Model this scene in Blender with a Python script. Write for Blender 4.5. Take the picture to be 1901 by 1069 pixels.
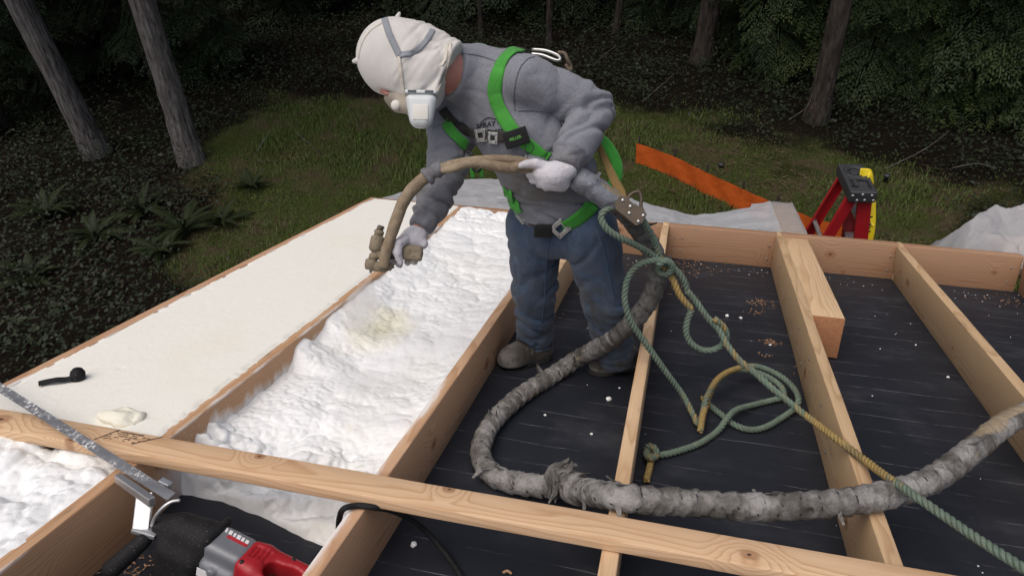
import bpy, bmesh, math, random
import numpy as np
from mathutils import Vector, Matrix, noise as mnoise
from mathutils.bvhtree import BVHTree

for _o in list(bpy.data.objects):
    bpy.data.objects.remove(_o, do_unlink=True)
scene = bpy.context.scene
COL = scene.collection
PI = math.pi
rng = np.random.default_rng(7)
random.seed(7)

# ------------------------------------------------------------------ camera
# roof frame: X across the joists, Y down the slope, Z normal to the deck
CAM_H = 1.5                       # lens height over the roof deck
FPX = 1270.0                      # focal length in pixels of a 1901 px wide frame
ROOF_TILT = math.radians(17.0)
ROOF_Z = 3.62                     # deck height over the ground below the camera
_ct, _st = math.cos(ROOF_TILT), math.sin(ROOF_TILT)
MR = np.array([[1, 0, 0], [0, _ct, _st], [0, -_st, _ct]])      # roof -> world
CAM_RT = MR @ np.array([0.9674357469, 0.2523945271, 0.0191070214])
CAM_UP = MR @ np.array([-0.1105931448, 0.3535908974, 0.9288394014])
CAM_FW = MR @ np.array([-0.2276779126, 0.9007055457, -0.3699895784])
CAM_POS = MR @ np.array([0, 0, CAM_H]) + np.array([0, 0, ROOF_Z])

cam_data = bpy.data.cameras.new('camera')
cam_data.sensor_fit = 'HORIZONTAL'
cam_data.sensor_width = 36.0
cam_data.lens = 36.0 * FPX / 1901.0
cam_data.clip_start = 0.05
cam_data.clip_end = 2000.0
cam = bpy.data.objects.new('camera', cam_data)
COL.objects.link(cam)
cam.matrix_world = Matrix(((CAM_RT[0], CAM_UP[0], -CAM_FW[0], CAM_POS[0]),
                           (CAM_RT[1], CAM_UP[1], -CAM_FW[1], CAM_POS[1]),
                           (CAM_RT[2], CAM_UP[2], -CAM_FW[2], CAM_POS[2]),
                           (0, 0, 0, 1)))
scene.camera = cam

# ------------------------------------------------------------------ daylight (overcast)
SUN_ELEV, SUN_AZ = math.radians(70), math.radians(215)     # azimuth from +Y clockwise
world = bpy.data.worlds.new('World')
scene.world = world
world.use_nodes = True
wn = world.node_tree
sky = wn.nodes.new('ShaderNodeTexSky')
sky.sky_type = 'NISHITA'
sky.sun_disc = False
sky.sun_elevation = SUN_ELEV
sky.sun_rotation = SUN_AZ
sky.altitude = 0
sky.air_density = 0.7
sky.dust_density = 6.0
sky.ozone_density = 0.6
wn.nodes['Background'].inputs['Strength'].default_value = 0.15
wn.links.new(sky.outputs[0], wn.nodes['Background'].inputs['Color'])
sun_data = bpy.data.lights.new('sun', 'SUN')
sun_data.energy = 1.3
sun_data.angle = math.radians(80)
sun_data.color = (1.0, 0.98, 0.95)
sun = bpy.data.objects.new('sun', sun_data)
COL.objects.link(sun)
sun.location = (0, 0, 30)
_sd = Vector((math.sin(SUN_AZ) * math.cos(SUN_ELEV), math.cos(SUN_AZ) * math.cos(SUN_ELEV), math.sin(SUN_ELEV)))
sun.rotation_euler = _sd.to_track_quat('Z', 'Y').to_euler()

scene.view_settings.view_transform = 'Standard'
scene.view_settings.look = 'None'
scene.view_settings.exposure = -0.22
scene.view_settings.gamma = 1.0
scene.view_settings.use_curve_mapping = False
scene.render.engine = 'CYCLES'
scene.cycles.max_bounces = 7
scene.cycles.diffuse_bounces = 4
scene.cycles.volume_bounces = 2
scene.cycles.transparent_max_bounces = 8
scene.render.resolution_x, scene.render.resolution_y = 1024, 575

# ------------------------------------------------------------------ frames and lookups
def W(p):
    """roof coordinates -> world"""
    p = np.atleast_2d(np.asarray(p, float))
    return p @ MR.T + np.array([0, 0, ROOF_Z])

def W1(x, y, z=0.0):
    return W([x, y, z])[0]

def unW(p):
    return (np.atleast_2d(np.asarray(p, float)) - np.array([0, 0, ROOF_Z])) @ MR

def _dir(px, py):
    return CAM_FW + CAM_RT * (px - 950.5) / FPX - CAM_UP * (py - 534.5) / FPX

def J(px, py, d):
    """photo pixel + distance along the optical axis -> world point (survey of the photo)"""
    return CAM_POS + d * 0.8333333 * _dir(px, py)

def RP(px, py, z=0.0):
    """photo pixel -> world point on the plane z above the deck"""
    d = _dir(px, py)
    n = MR @ np.array([0, 0, 1.0])
    t = (z - CAM_H) / (d @ n)
    return CAM_POS + t * d

def GP(px, py, z=0.0):
    """photo pixel -> world point on the ground"""
    d = _dir(px, py)
    return CAM_POS + d * (z - CAM_POS[2]) / d[2]

def unit(v):
    v = np.asarray(v, float)
    return v / (np.linalg.norm(v) + 1e-12)

# ------------------------------------------------------------------ object helpers
def tag(o, label=None, cat=None, group=None, kind=None):
    if label: o['label'] = label
    if cat: o['category'] = cat
    if group: o['group'] = group
    if kind: o['kind'] = kind
    return o

def empty(name, loc, label=None, cat=None, group=None):
    o = bpy.data.objects.new(name, None)
    o.empty_display_size = 0.1
    o.location = Vector([float(c) for c in loc])
    COL.objects.link(o)
    return tag(o, label, cat, group)

def mesh_data(name, verts, faces, smooth=True):
    me = bpy.data.meshes.new(name)
    verts = np.asarray(verts, np.float32)
    if isinstance(faces, np.ndarray):
        n, k = faces.shape
        me.vertices.add(len(verts)); me.vertices.foreach_set('co', verts.ravel())
        me.loops.add(n * k); me.loops.foreach_set('vertex_index', faces.astype(np.int32).ravel())
        me.polygons.add(n)
        me.polygons.foreach_set('loop_start', np.arange(0, n * k, k, dtype=np.int32))
        me.polygons.foreach_set('loop_total', np.full(n, k, np.int32))
        me.update(calc_edges=True)
    else:
        me.from_pydata([tuple(v) for v in verts.tolist()], [], faces)
    if smooth:
        me.polygons.foreach_set('use_smooth', np.ones(len(me.polygons), bool))
    me.update()
    return me

def obj(name, verts, faces, mat, parent=None, smooth=True, loc=None):
    """one mesh object from world-space vertices; origin at loc or at its own base"""
    verts = np.asarray(verts, float)
    if parent is not None:
        o0 = root_loc(parent)
    elif loc is not None:
        o0 = np.asarray(loc, float)
    else:
        o0 = np.array([verts[:, 0].mean(), verts[:, 1].mean(), verts[:, 2].min()])
    base = np.array(o0)
    me = mesh_data(name, verts - base, faces, smooth)
    if mat is not None: me.materials.append(mat)
    o = bpy.data.objects.new(name, me)
    COL.objects.link(o)
    if parent is not None:
        o.parent = parent
    else:
        o.location = Vector(base.tolist())
    return o

def root_loc(o):
    p = np.zeros(3)
    while o is not None:
        p = p + np.array(o.location)
        o = o.parent
    return p

def set_attr(o, name, vals):
    a = o.data.attributes.new(name, 'FLOAT', 'POINT')
    a.data.foreach_set('value', np.asarray(vals, np.float32))

def smooth_by_angle(o, ang=40):
    me = o.data
    me.polygons.foreach_set('use_smooth', np.ones(len(me.polygons), bool))
    bm = bmesh.new(); bm.from_mesh(me)
    for e in bm.edges:
        if len(e.link_faces) == 2 and e.calc_face_angle(0) > math.radians(ang):
            e.smooth = False
    bm.to_mesh(me); bm.free()

def join(parts):
    V, F, n = [], [], 0
    for v, f in parts:
        V.append(np.asarray(v, float))
        F += [tuple(i + n for i in q) for q in (f.tolist() if isinstance(f, np.ndarray) else f)]
        n += len(v)
    return np.vstack(V), F

def frame_to(v, origin, ax, ay, az):
    return np.asarray(origin) + np.outer(v[:, 0], ax) + np.outer(v[:, 1], ay) + np.outer(v[:, 2], az)

def bevel_box(sx, sy, sz, b=0.003, cuts=0):
    """box centred at origin with chamfered edges"""
    bm = bmesh.new()
    bmesh.ops.create_cube(bm, size=1.0)
    bmesh.ops.scale(bm, vec=(sx, sy, sz), verts=bm.verts)
    if b > 0:
        bmesh.ops.bevel(bm, geom=list(bm.edges), offset=b, segments=2, affect='EDGES', profile=0.6)
    v = np.array([x.co[:] for x in bm.verts]); f = [tuple(x.index for x in q.verts) for q in bm.faces]
    bm.free()
    return v, f

def catmull(pts, n=8, closed=False):
    pts = np.asarray(pts, float)
    P = np.vstack([2 * pts[0] - pts[1], pts, 2 * pts[-1] - pts[-2]])
    out = []
    for i in range(1, len(P) - 2):
        p0, p1, p2, p3 = P[i - 1], P[i], P[i + 1], P[i + 2]
        for t in np.linspace(0, 1, n, endpoint=False):
            out.append(0.5 * (2 * p1 + (p2 - p0) * t + (2 * p0 - 5 * p1 + 4 * p2 - p3) * t * t + (3 * p1 - p0 - 3 * p2 + p3) * t ** 3))
    out.append(pts[-1])
    return np.array(out)

def resample(path, step):
    path = np.asarray(path, float)
    s = np.r_[0, np.cumsum(np.linalg.norm(np.diff(path, axis=0), axis=1))]
    n = max(2, int(round(s[-1] / step)) + 1)
    t = np.linspace(0, s[-1], n)
    return np.c_[[np.interp(t, s, path[:, k]) for k in range(path.shape[1])]].T, t

def path_frames(path):
    T = np.gradient(path, axis=0)
    T /= np.linalg.norm(T, axis=1)[:, None] + 1e-12
    up = np.array([0, 0, 1.0])
    if abs(T[0] @ up) > 0.9: up = np.array([1.0, 0, 0])
    N = np.zeros_like(T)
    n = up - T[0] * (up @ T[0]); n /= np.linalg.norm(n)
    for i in range(len(T)):
        n = n - T[i] * (n @ T[i]); n /= np.linalg.norm(n) + 1e-12
        N[i] = n
    B = np.cross(T, N)
    return T, N, B

def tube(path, rad, seg=10, caps=True, fn=None):
    """rad scalar or per-point; fn(theta grid, s index) -> radius multiplier"""
    path = np.asarray(path, float)
    T, N, B = path_frames(path)
    rad = np.broadcast_to(np.asarray(rad, float), (len(path),))
    th = np.linspace(0, 2 * PI, seg, endpoint=False)
    R = np.repeat(rad[:, None], seg, 1)
    if fn is not None: R = R * fn(len(path), seg)
    V = path[:, None, :] + R[..., None] * (np.cos(th)[None, :, None] * N[:, None, :] + np.sin(th)[None, :, None] * B[:, None, :])
    n = len(path)
    i = np.arange(n - 1)[:, None] * seg; j = np.arange(seg)[None, :]; k = (j + 1) % seg
    F = np.stack([i + j, i + k, i + seg + k, i + seg + j], -1).reshape(-1, 4)
    V = V.reshape(-1, 3)
    F = [tuple(q) for q in F.tolist()]
    if caps:
        F.append(tuple(range(seg - 1, -1, -1)))
        F.append(tuple(range((n - 1) * seg, n * seg)))
    return V, F

def lathe(profile, a, b, seg=20, caps=True):
    """profile list of (t along a->b, radius)"""
    a = np.asarray(a, float); b = np.asarray(b, float)
    ax = unit(b - a)
    u = unit(np.cross(ax, [0.3, 0.5, 0.81])); v = np.cross(ax, u)
    th = np.linspace(0, 2 * PI, seg, endpoint=False)
    V, F = [], []
    for t, r in profile:
        c = a + (b - a) * t
        V.append(c + r * (np.cos(th)[:, None] * u + np.sin(th)[:, None] * v))
    for i in range(len(profile) - 1):
        for j in range(seg):
            k = (j + 1) % seg
            F.append((i * seg + j, i * seg + k, (i + 1) * seg + k, (i + 1) * seg + j))
    if caps:
        F.append(tuple(range(seg - 1, -1, -1)))
        F.append(tuple(range((len(profile) - 1) * seg, len(profile) * seg)))
    return np.vstack(V), F

def grid_faces(nx, ny):
    i = np.arange(nx - 1)[:, None] * ny; j = np.arange(ny - 1)[None, :]
    return np.stack([i + j, i + ny + j, i + ny + j + 1, i + j + 1], -1).reshape(-1, 4)

def ribbon(path, normals, width, thick=0.003, ends=True):
    """flat webbing along path; normals point out of the surface"""
    path = np.asarray(path, float); Nn = np.asarray(normals, float)
    T = np.gradient(path, axis=0); T /= np.linalg.norm(T, axis=1)[:, None] + 1e-12
    S = np.cross(T, Nn); S /= np.linalg.norm(S, axis=1)[:, None] + 1e-12
    Nn = np.cross(S, T)
    w = np.broadcast_to(np.asarray(width, float), (len(path),))[:, None] / 2
    prof = [(-1, 0), (-0.97, 1), (-0.5, 1.08), (0.5, 1.08), (0.97, 1), (1, 0), (0.9, -0.3), (-0.9, -0.3)]
    V = np.stack([path + S * w * a + Nn * thick * b for a, b in prof], 1).reshape(-1, 3)
    k = len(prof); F = []
    for i in range(len(path) - 1):
        for j in range(k):
            F.append((i * k + j, (i + 1) * k + j, (i + 1) * k + (j + 1) % k, i * k + (j + 1) % k))
    F.append(tuple(range(k))); F.append(tuple(range((len(path) - 1) * k + k - 1, (len(path) - 1) * k - 1, -1)))
    return V, F

def vnoise(P, scale=1.0, seed=0.0, octaves=1):
    """vectorised value noise in 3-D, -1..1"""
    P = np.asarray(P, float) * scale + seed * 17.31
    out = np.zeros(len(P)); amp = 1.0; tot = 0
    for _ in range(octaves):
        I = np.floor(P).astype(np.int64); f = P - I
        u = f * f * (3 - 2 * f)
        acc = 0
        for dx in (0, 1):
            for dy in (0, 1):
                for dz in (0, 1):
                    h = (I[:, 0] + dx) * 374761393 + (I[:, 1] + dy) * 668265263 + (I[:, 2] + dz) * 2147483647
                    h = (h ^ (h >> 13)) * 1274126177
                    h = ((h ^ (h >> 16)) & 0xffff) / 32767.5 - 1
                    wx = u[:, 0] if dx else 1 - u[:, 0]
                    wy = u[:, 1] if dy else 1 - u[:, 1]
                    wz = u[:, 2] if dz else 1 - u[:, 2]
                    acc = acc + h * wx * wy * wz
        out += amp * acc; tot += amp
        amp *= 0.5; P = P * 2.03 + 5.2
    return out / tot
# ------------------------------------------------------------------ materials
class NT:
    def __init__(self, name):
        self.m = bpy.data.materials.new(name); self.m.use_nodes = True
        self.t = self.m.node_tree; self.n = self.t.nodes; self.l = self.t.links
        self.b = self.n['Principled BSDF']; self.out = self.n['Material Output']
    def _in(self, sock, v):
        if isinstance(v, bpy.types.NodeSocket): self.l.new(v, sock)
        elif v is not None:
            if hasattr(sock, 'default_value') and not isinstance(sock.default_value, (float, int)):
                v = tuple(v)
                if len(v) == 3 and len(sock.default_value) == 4: v = v + (1.0,)
            sock.default_value = v
    def set(self, **k):
        names = dict(color='Base Color', rough='Roughness', metal='Metallic', spec='Specular IOR Level', normal='Normal', alpha='Alpha', trans='Transmission Weight', sheen='Sheen Weight', sss='Subsurface Weight', coat='Coat Weight')
        for a, v in k.items(): self._in(self.b.inputs[names[a]], v)
        return self.m
    def coord(self, which='Object', scale=None):
        o = self.n.new('ShaderNodeTexCoord').outputs[which]
        return self.mapping(o, scale) if scale is not None else o
    def mapping(self, v, scale=(1, 1, 1), loc=(0, 0, 0)):
        m = self.n.new('ShaderNodeMapping'); self.l.new(v, m.inputs[0])
        self._in(m.inputs['Scale'], scale if not isinstance(scale, (int, float)) else (scale,) * 3)
        self._in(m.inputs['Location'], loc)
        return m.outputs[0]
    def noise(self, v=None, scale=5, detail=4, rough=0.55, dist=0, col=False):
        n = self.n.new('ShaderNodeTexNoise')
        if v is not None: self.l.new(v, n.inputs['Vector'])
        n.inputs['Scale'].default_value = scale; n.inputs['Detail'].default_value = detail
        n.inputs['Roughness'].default_value = rough; n.inputs['Distortion'].default_value = dist
        return n.outputs['Color' if col else 'Fac']
    def voro(self, v=None, scale=5, feature='F1', out='Distance', rand=1.0):
        n = self.n.new('ShaderNodeTexVoronoi'); n.feature = feature
        if v is not None: self.l.new(v, n.inputs['Vector'])
        n.inputs['Scale'].default_value = scale; n.inputs['Randomness'].default_value = rand
        return n.outputs[out]
    def math(self, op, a, b=None, c=None, clamp=False):
        n = self.n.new('ShaderNodeMath'); n.operation = op; n.use_clamp = clamp
        self._in(n.inputs[0], a)
        if b is not None: self._in(n.inputs[1], b)
        if c is not None: self._in(n.inputs[2], c)
        return n.outputs[0]
    def vmath(self, op, a, b=None):
        n = self.n.new('ShaderNodeVectorMath'); n.operation = op
        self._in(n.inputs[0], a)
        if b is not None: self._in(n.inputs[1], b)
        return n.outputs[0]
    def sep(self, v):
        n = self.n.new('ShaderNodeSeparateXYZ'); self.l.new(v, n.inputs[0]); return n.outputs
    def comb(self, x, y, z):
        n = self.n.new('ShaderNodeCombineXYZ')
        for s, v in zip(n.inputs, (x, y, z)): self._in(s, v)
        return n.outputs[0]
    def ramp(self, fac, stops, interp='LINEAR'):
        n = self.n.new('ShaderNodeValToRGB'); n.color_ramp.interpolation = interp
        e = n.color_ramp.elements
        while len(e) < len(stops): e.new(0.5)
        for el, (p, c) in zip(e, stops):
            el.position = p
            el.color = (c, c, c, 1) if isinstance(c, (int, float)) else tuple(c) + (1,)
        self._in(n.inputs[0], fac)
        return n.outputs[0]
    def smooth(self, v, lo, hi, a=0.0, b=1.0):
        n = self.n.new('ShaderNodeMapRange'); n.interpolation_type = 'SMOOTHSTEP'
        for k, x in zip(('Value', 'From Min', 'From Max', 'To Min', 'To Max'), (v, lo, hi, a, b)): self._in(n.inputs[k], x)
        return n.outputs[0]
    def mix(self, f, a, b, mode='MIX'):
        n = self.n.new('ShaderNodeMix'); n.data_type = 'RGBA'; n.blend_type = mode
        self._in(n.inputs[0], f); self._in(n.inputs[6], a); self._in(n.inputs[7], b)
        return n.outputs[2]
    def bump(self, h, strength=0.3, dist=0.01, normal=None):
        n = self.n.new('ShaderNodeBump'); n.inputs['Strength'].default_value = strength; n.inputs['Distance'].default_value = dist
        self._in(n.inputs['Height'], h)
        if normal is not None: self._in(n.inputs['Normal'], normal)
        return n.outputs[0]
    def rand(self):
        return self.n.new('ShaderNodeObjectInfo').outputs['Random']
    def attr(self, name):
        n = self.n.new('ShaderNodeAttribute'); n.attribute_name = name; return n.outputs['Fac']
    def hsv(self, col, h=0.5, s=1.0, v=1.0):
        n = self.n.new('ShaderNodeHueSaturation')
        for k, x in zip(('Hue', 'Saturation', 'Value', 'Color'), (h, s, v, col)): self._in(n.inputs[k], x)
        return n.outputs[0]

def simple(name, color, rough=0.6, metal=0.0, var=0.15, scale=20, bump=0.0, bdist=0.002, spec=0.5):
    t = NT(name)
    c = t.coord()
    nz = t.noise(c, scale, 5, 0.6)
    col = t.mix(nz, tuple(x * (1 - var) for x in color), tuple(min(1, x * (1 + var)) for x in color))
    kw = dict(color=col, rough=rough, metal=metal, spec=spec)
    if bump: kw['normal'] = t.bump(t.noise(c, scale * 4, 4), bump, bdist)
    t.set(**kw)
    return t.m

def wood(name, early, late, spray=0.0, dirt=0.2, freq=95.0, flat=False, knots=2.1, edge=0, edge_top=0.1125, white=(0.84, 0.84, 0.82)):
    t = NT(name)
    co = t.coord()
    rd = t.rand()
    off = t.comb(t.math('MULTIPLY', rd, 37.0), t.math('MULTIPLY', rd, 11.3), t.math('MULTIPLY', rd, 5.7))
    c2 = t.vmath('ADD', co, off)
    x, y, z = t.sep(co)
    # knots: one every few decimetres, bored through the board
    vk = t.n.new('ShaderNodeTexVoronoi'); vk.voronoi_dimensions = '1D'; vk.inputs['Scale'].default_value = 1.0
    wx = t.math('ADD', t.math('MULTIPLY', x, knots), t.math('MULTIPLY', rd, 91.0)); t.l.new(wx, vk.inputs['W'])
    kcol = t.n.new('ShaderNodeSeparateColor'); t.l.new(vk.outputs['Color'], kcol.inputs[0])
    ddx = t.math('DIVIDE', t.math('SUBTRACT', wx, vk.outputs['W']), knots)
    face = y if flat else z
    ddz = t.math('SUBTRACT', face, t.math('MULTIPLY', t.math('SUBTRACT', kcol.outputs[1], 0.5), 0.085 if flat else 0.19))
    ddx = t.math('ADD', ddx, t.math('MULTIPLY', t.math('SUBTRACT', t.noise(c2, 40, 2), .5), .012))
    kn = t.math('SQRT', t.math('ADD', t.math('MULTIPLY', t.math('MULTIPLY', ddx, ddx), 0.55), t.math('MULTIPLY', ddz, ddz)))
    kn = t.math('DIVIDE', kn, t.math('ADD', t.math('MULTIPLY', kcol.outputs[0], 0.26), 0.12))
    kon = t.math('GREATER_THAN', kcol.outputs[2], 0.25)
    wob = t.noise(t.mapping(c2, (0.9, 5, 5)), 1.0, 3, 0.5)
    fine = t.noise(t.mapping(c2, (2.5, 30, 30)), 1.0, 3, 0.6)
    py = t.math('ADD', y, t.math('MULTIPLY', t.math('SUBTRACT', rd, 0.5), 0.12))
    pz = t.math('ADD', z, t.math('ADD', t.math('MULTIPLY', rd, 0.06), 0.03))
    r = t.math('SQRT', t.math('ADD', t.math('MULTIPLY', py, py), t.math('MULTIPLY', pz, pz)))
    kb = t.math('MULTIPLY', t.smooth(kn, 0.0, 0.40, 1, 0), kon)
    r = t.math('ADD', r, t.math('MULTIPLY', wob, 0.085))
    r = t.math('ADD', r, t.math('MULTIPLY', fine, 0.004))
    r = t.math('ADD', r, t.math('MULTIPLY', kb, 0.045))
    ph = t.math('FRACT', t.math('MULTIPLY', r, freq))
    ring = t.ramp(ph, [(0.0, 0.0), (0.55, 0.25), (0.86, 1.0), (1.0, 0.0)])
    fib = t.noise(t.mapping(c2, (6, 420, 420)), 1.0, 2, 0.6)
    patch = t.noise(t.mapping(c2, (1.2, 3, 3)), 1.0, 2, 0.5)
    col = t.mix(t.math('MULTIPLY', ring, 0.75), early, late)
    col = t.mix(t.math('MULTIPLY', t.smooth(fib, 0.35, 0.75), 0.22), col, tuple(v * 0.62 for v in late))
    col = t.mix(t.smooth(patch, 0.35, 0.75, 0.0, 0.35), col, tuple(a * b for a, b in zip(early, (0.86, 0.72, 0.66))))
    kd = t.math('MULTIPLY', t.smooth(kn, 0.05, 0.10, 1, 0), kon)
    col = t.mix(t.math('MULTIPLY', kd, 0.62), col, (0.27, 0.12, 0.055))
    kd2 = t.math('MULTIPLY', t.smooth(kn, 0.010, 0.025, 1, 0), kon)
    col = t.mix(kd2, col, (0.06, 0.03, 0.02))
    # grime and rub marks
    g = t.noise(t.mapping(c2, (3, 14, 14)), 1.0, 6, 0.7)
    col = t.mix(t.smooth(g, 0.6, 0.78, 0, dirt), col, (0.06, 0.045, 0.035))
    rough = 0.62
    if spray > 0:
        n1 = t.noise(t.comb(t.math('MULTIPLY', x, 4.5), 0.0, rd), 1.0, 3, 0.6)
        n2 = t.noise(c2, 60, 4, 0.75)
        hgt = t.math('MULTIPLY', t.math('SUBTRACT', n1, 0.42), spray)
        e = t.math('SUBTRACT', t.math('ADD', hgt, t.math('MULTIPLY', t.math('SUBTRACT', n2, 0.5), 0.05)), z)
        far_ = t.smooth(x, -0.95, -0.75)
        mk = t.math('MULTIPLY', t.smooth(e, -0.03, 0.03), far_)
        sp = t.smooth(t.noise(c2, 140, 3, 0.7), 0.62, 0.7, 0, 0.55)
        sp = t.math('MULTIPLY', sp, far_)
        col = t.mix(t.math('MAXIMUM', t.math('MULTIPLY', mk, 0.95), sp), col, white)
    if edge:
        n1 = t.noise(t.mapping(c2, (7, 30, 30)), 1.0, 5, 0.7); n0 = t.noise(t.comb(t.math('MULTIPLY', x, 2.2), rd, 0.0), 1.0, 2, 0.5)
        e = t.math('ADD', t.math('MULTIPLY', y, float(edge)), t.math('MULTIPLY', t.math('SUBTRACT', n1, 0.5), 0.05))
        e = t.math('ADD', e, t.math('MULTIPLY', t.math('SUBTRACT', n0, 0.56), 0.13))
        topm = t.smooth(z, edge_top - .012, edge_top - .002)
        col = t.mix(t.math('MULTIPLY', t.smooth(e, 0.004, 0.026, 0, 0.85), topm), col, white)
    h = t.math('ADD', t.math('MULTIPLY', ring, 0.5), fib)
    t.set(color=col, rough=rough, spec=0.3, normal=t.bump(h, 0.25, 0.0012))
    return t.m

M = {}
M['wood'] = wood('fir_wood', (0.58, 0.42, 0.25), (0.39, 0.24, 0.125), dirt=0.4)
M['wood_red'] = wood('red_fir_wood', (0.41, 0.255, 0.155), (0.28, 0.15, 0.085), dirt=0.25)
M['wood_pale'] = wood('pale_fir_wood', (0.69, 0.505, 0.315), (0.48, 0.30, 0.155), dirt=0.25)
M['wood_edge'] = wood('foam_edged_fir_wood', (0.64, 0.425, 0.265), (0.44, 0.245, 0.13), dirt=0.4, edge=1)
M['wood_stud'] = wood('knotty_fir_wood', (0.70, 0.50, 0.315), (0.47, 0.27, 0.135), dirt=0.12, flat=True, knots=1.6)
M['wood_spray'] = wood('oversprayed_fir_wood', (0.56, 0.36, 0.21), (0.38, 0.2, 0.1), spray=0.34, dirt=0.75, edge=-1)
M['wood_fascia'] = wood('oversprayed_fascia_wood', (0.56, 0.36, 0.23), (0.4, 0.21, 0.11), spray=0.0, dirt=0.5, edge=-1, edge_top=0.2615)

def foam_mat(name, base, yellow, fine=0.5, patch=0.5):
    t = NT(name)
    c = t.coord()
    p = t.noise(c, 2.3, 3, 0.5)
    col = t.mix(t.smooth(p, 0.52, 0.72, 0, patch), base, yellow)
    y = t.attr('yellow')
    col = t.mix(y, col, (0.80, 0.74, 0.44))
    a = t.noise(c, 55, 5, 0.6); b = t.noise(c, 220, 4, 0.6)
    h = t.math('ADD', a, t.math('MULTIPLY', b, 0.35))
    t.set(color=col, rough=0.75, spec=0.25, normal=t.bump(h, fine, 0.004))
    return t.m
M['foam'] = foam_mat('sprayed_foam', (0.84, 0.86, 0.86), (0.83, 0.83, 0.77))
M['foam_cut'] = foam_mat('trimmed_foam', (0.84, 0.835, 0.765), (0.83, 0.80, 0.69), fine=0.35, patch=0.6)

def deck_mat():
    t = NT('black_membrane')
    c = t.coord()
    x, y, z = t.sep(c)
    wv = t.noise(t.comb(t.math('MULTIPLY', x, 1.1), t.math('MULTIPLY', y, 2.0), 0.0), 1.0, 3, 0.55)
    v = t.math('ADD', y, t.math('MULTIPLY', wv, 0.07))
    fr = t.math('ABSOLUTE', t.math('SUBTRACT', t.math('FRACT', t.math('MULTIPLY', v, 8.5)), 0.5))
    ln = t.smooth(fr, 0.0, 0.016, 1, 0)
    br = t.noise(t.comb(t.math('MULTIPLY', x, 5), t.math('MULTIPLY', y, 17), 3.0), 1.0, 5, 0.75)
    ln = t.math('MULTIPLY', ln, t.smooth(br, 0.42, 0.62))
    base = t.mix(t.noise(c, 3, 5, 0.6), (0.013, 0.0155, 0.0215), (0.022, 0.025, 0.033))
    col = t.mix(t.math('MULTIPLY', ln, 0.62), base, (0.34, 0.34, 0.35))
    dust = t.noise(c, 160, 4, 0.8)
    dm = t.noise(c, 2.0, 3, 0.6)
    col = t.mix(t.math('MULTIPLY', t.smooth(dust, 0.66, 0.74), t.smooth(dm, 0.4, 0.65, 0, 0.55)), col, (0.35, 0.33, 0.3))
    film = t.noise(t.mapping(c, (2.2, 3, 1)), 1.0, 6, 0.7)
    col = t.mix(t.smooth(film, 0.48, 0.8, 0, 0.06), col, (0.45, 0.46, 0.5))
    t.set(color=col, rough=t.smooth(film, 0.3, 0.7, 0.42, 0.62), spec=0.3,
          normal=t.bump(t.math('ADD', t.noise(c, 350, 3), t.math('MULTIPLY', wv, 3.0)), 0.12, 0.002))
    return t.m
M['deck'] = deck_mat()
M['endgrain'] = simple('cut_end_grain', (0.36, 0.165, 0.075), .8, var=.45, scale=60, bump=.3)
M['plywood'] = simple('plywood', (0.42, 0.3, 0.18), 0.75, scale=6)
M['sawdust'] = simple('sawdust', (0.42, 0.25, 0.14), 0.9, var=0.3)
M['nail'] = simple('galvanised_steel', (0.45, 0.45, 0.46), 0.4, 0.9)
M['ink'] = simple('black_ink', (0.07, 0.045, 0.035), 0.8)
# ------------------------------------------------------------------ roof structure
JT = 0.225       # joist depth
def roof_matrix(o, origin, ax, ay, az):
    """origin and axes in roof coordinates"""
    o3 = W(origin)[0]
    R = np.stack([MR @ unit(ax), MR @ unit(ay), MR @ unit(az)], 1)
    o.matrix_basis = Matrix([[R[0, 0], R[0, 1], R[0, 2], o3[0]], [R[1, 0], R[1, 1], R[1, 2], o3[1]], [R[2, 0], R[2, 1], R[2, 2], o3[2]], [0, 0, 0, 1]])

def board(name, a, b, width, height, mat, parent=None, lean=0.0, bev=0.0035, shift_z=0.0):
    """lumber from a to b (roof coords of the centre of its lower face); local X runs along the grain"""
    a = np.array(a, float); b = np.array(b, float)
    L = np.linalg.norm(b - a); ax = (b - a) / L
    az = np.array([0, 0, 1.0]); ay = unit(np.cross(az, ax)); az = np.cross(ax, ay)
    bm = bmesh.new()
    bmesh.ops.create_cube(bm, size=1.0)
    bmesh.ops.scale(bm, vec=(L, width, height), verts=bm.verts)
    bmesh.ops.bevel(bm, geom=list(bm.edges), offset=bev, segments=2, affect='EDGES', profile=0.5)
    # slight wander so long edges are not ruler straight
    n = max(2, int(L / 0.25))
    for k in range(1, n):
        geom = list(bm.verts) + list(bm.edges) + list(bm.faces)
        bmesh.ops.bisect_plane(bm, geom=geom, plane_co=(-L / 2 + L * k / n, 0, 0), plane_no=(1, 0, 0))
    sd = random.random() * 50
    for v in bm.verts:
        v.co.y += 0.0022 * mnoise.noise((v.co.x * 1.7 + sd, sd, 0)) + 0.0007 * mnoise.noise((v.co.x * 14 + sd, sd, v.co.z * 9))
        v.co.z += 0.0016 * mnoise.noise((v.co.x * 1.9, sd, 4.0)) + 0.0006 * mnoise.noise((v.co.x * 16 + sd, v.co.y * 20, 0))
    me = bpy.data.meshes.new(name); bm.to_mesh(me); bm.free()
    me.materials.append(mat)
    me.polygons.foreach_set('use_smooth', np.ones(len(me.polygons), bool))
    o = bpy.data.objects.new(name, me); COL.objects.link(o)
    if lean:
        c, s = math.cos(lean), math.sin(lean)
        ay, az = ay * c + az * s, az * c - ay * s
    if parent is not None:
        o.parent = parent
        o.matrix_parent_inverse = Matrix.Translation(-Vector(root_loc(parent)))
    roof_matrix(o, (a + b) / 2 + np.array([0, 0, height / 2 + shift_z]), ax, ay, az)
    smooth_by_angle(o, 50)
    return o

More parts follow.
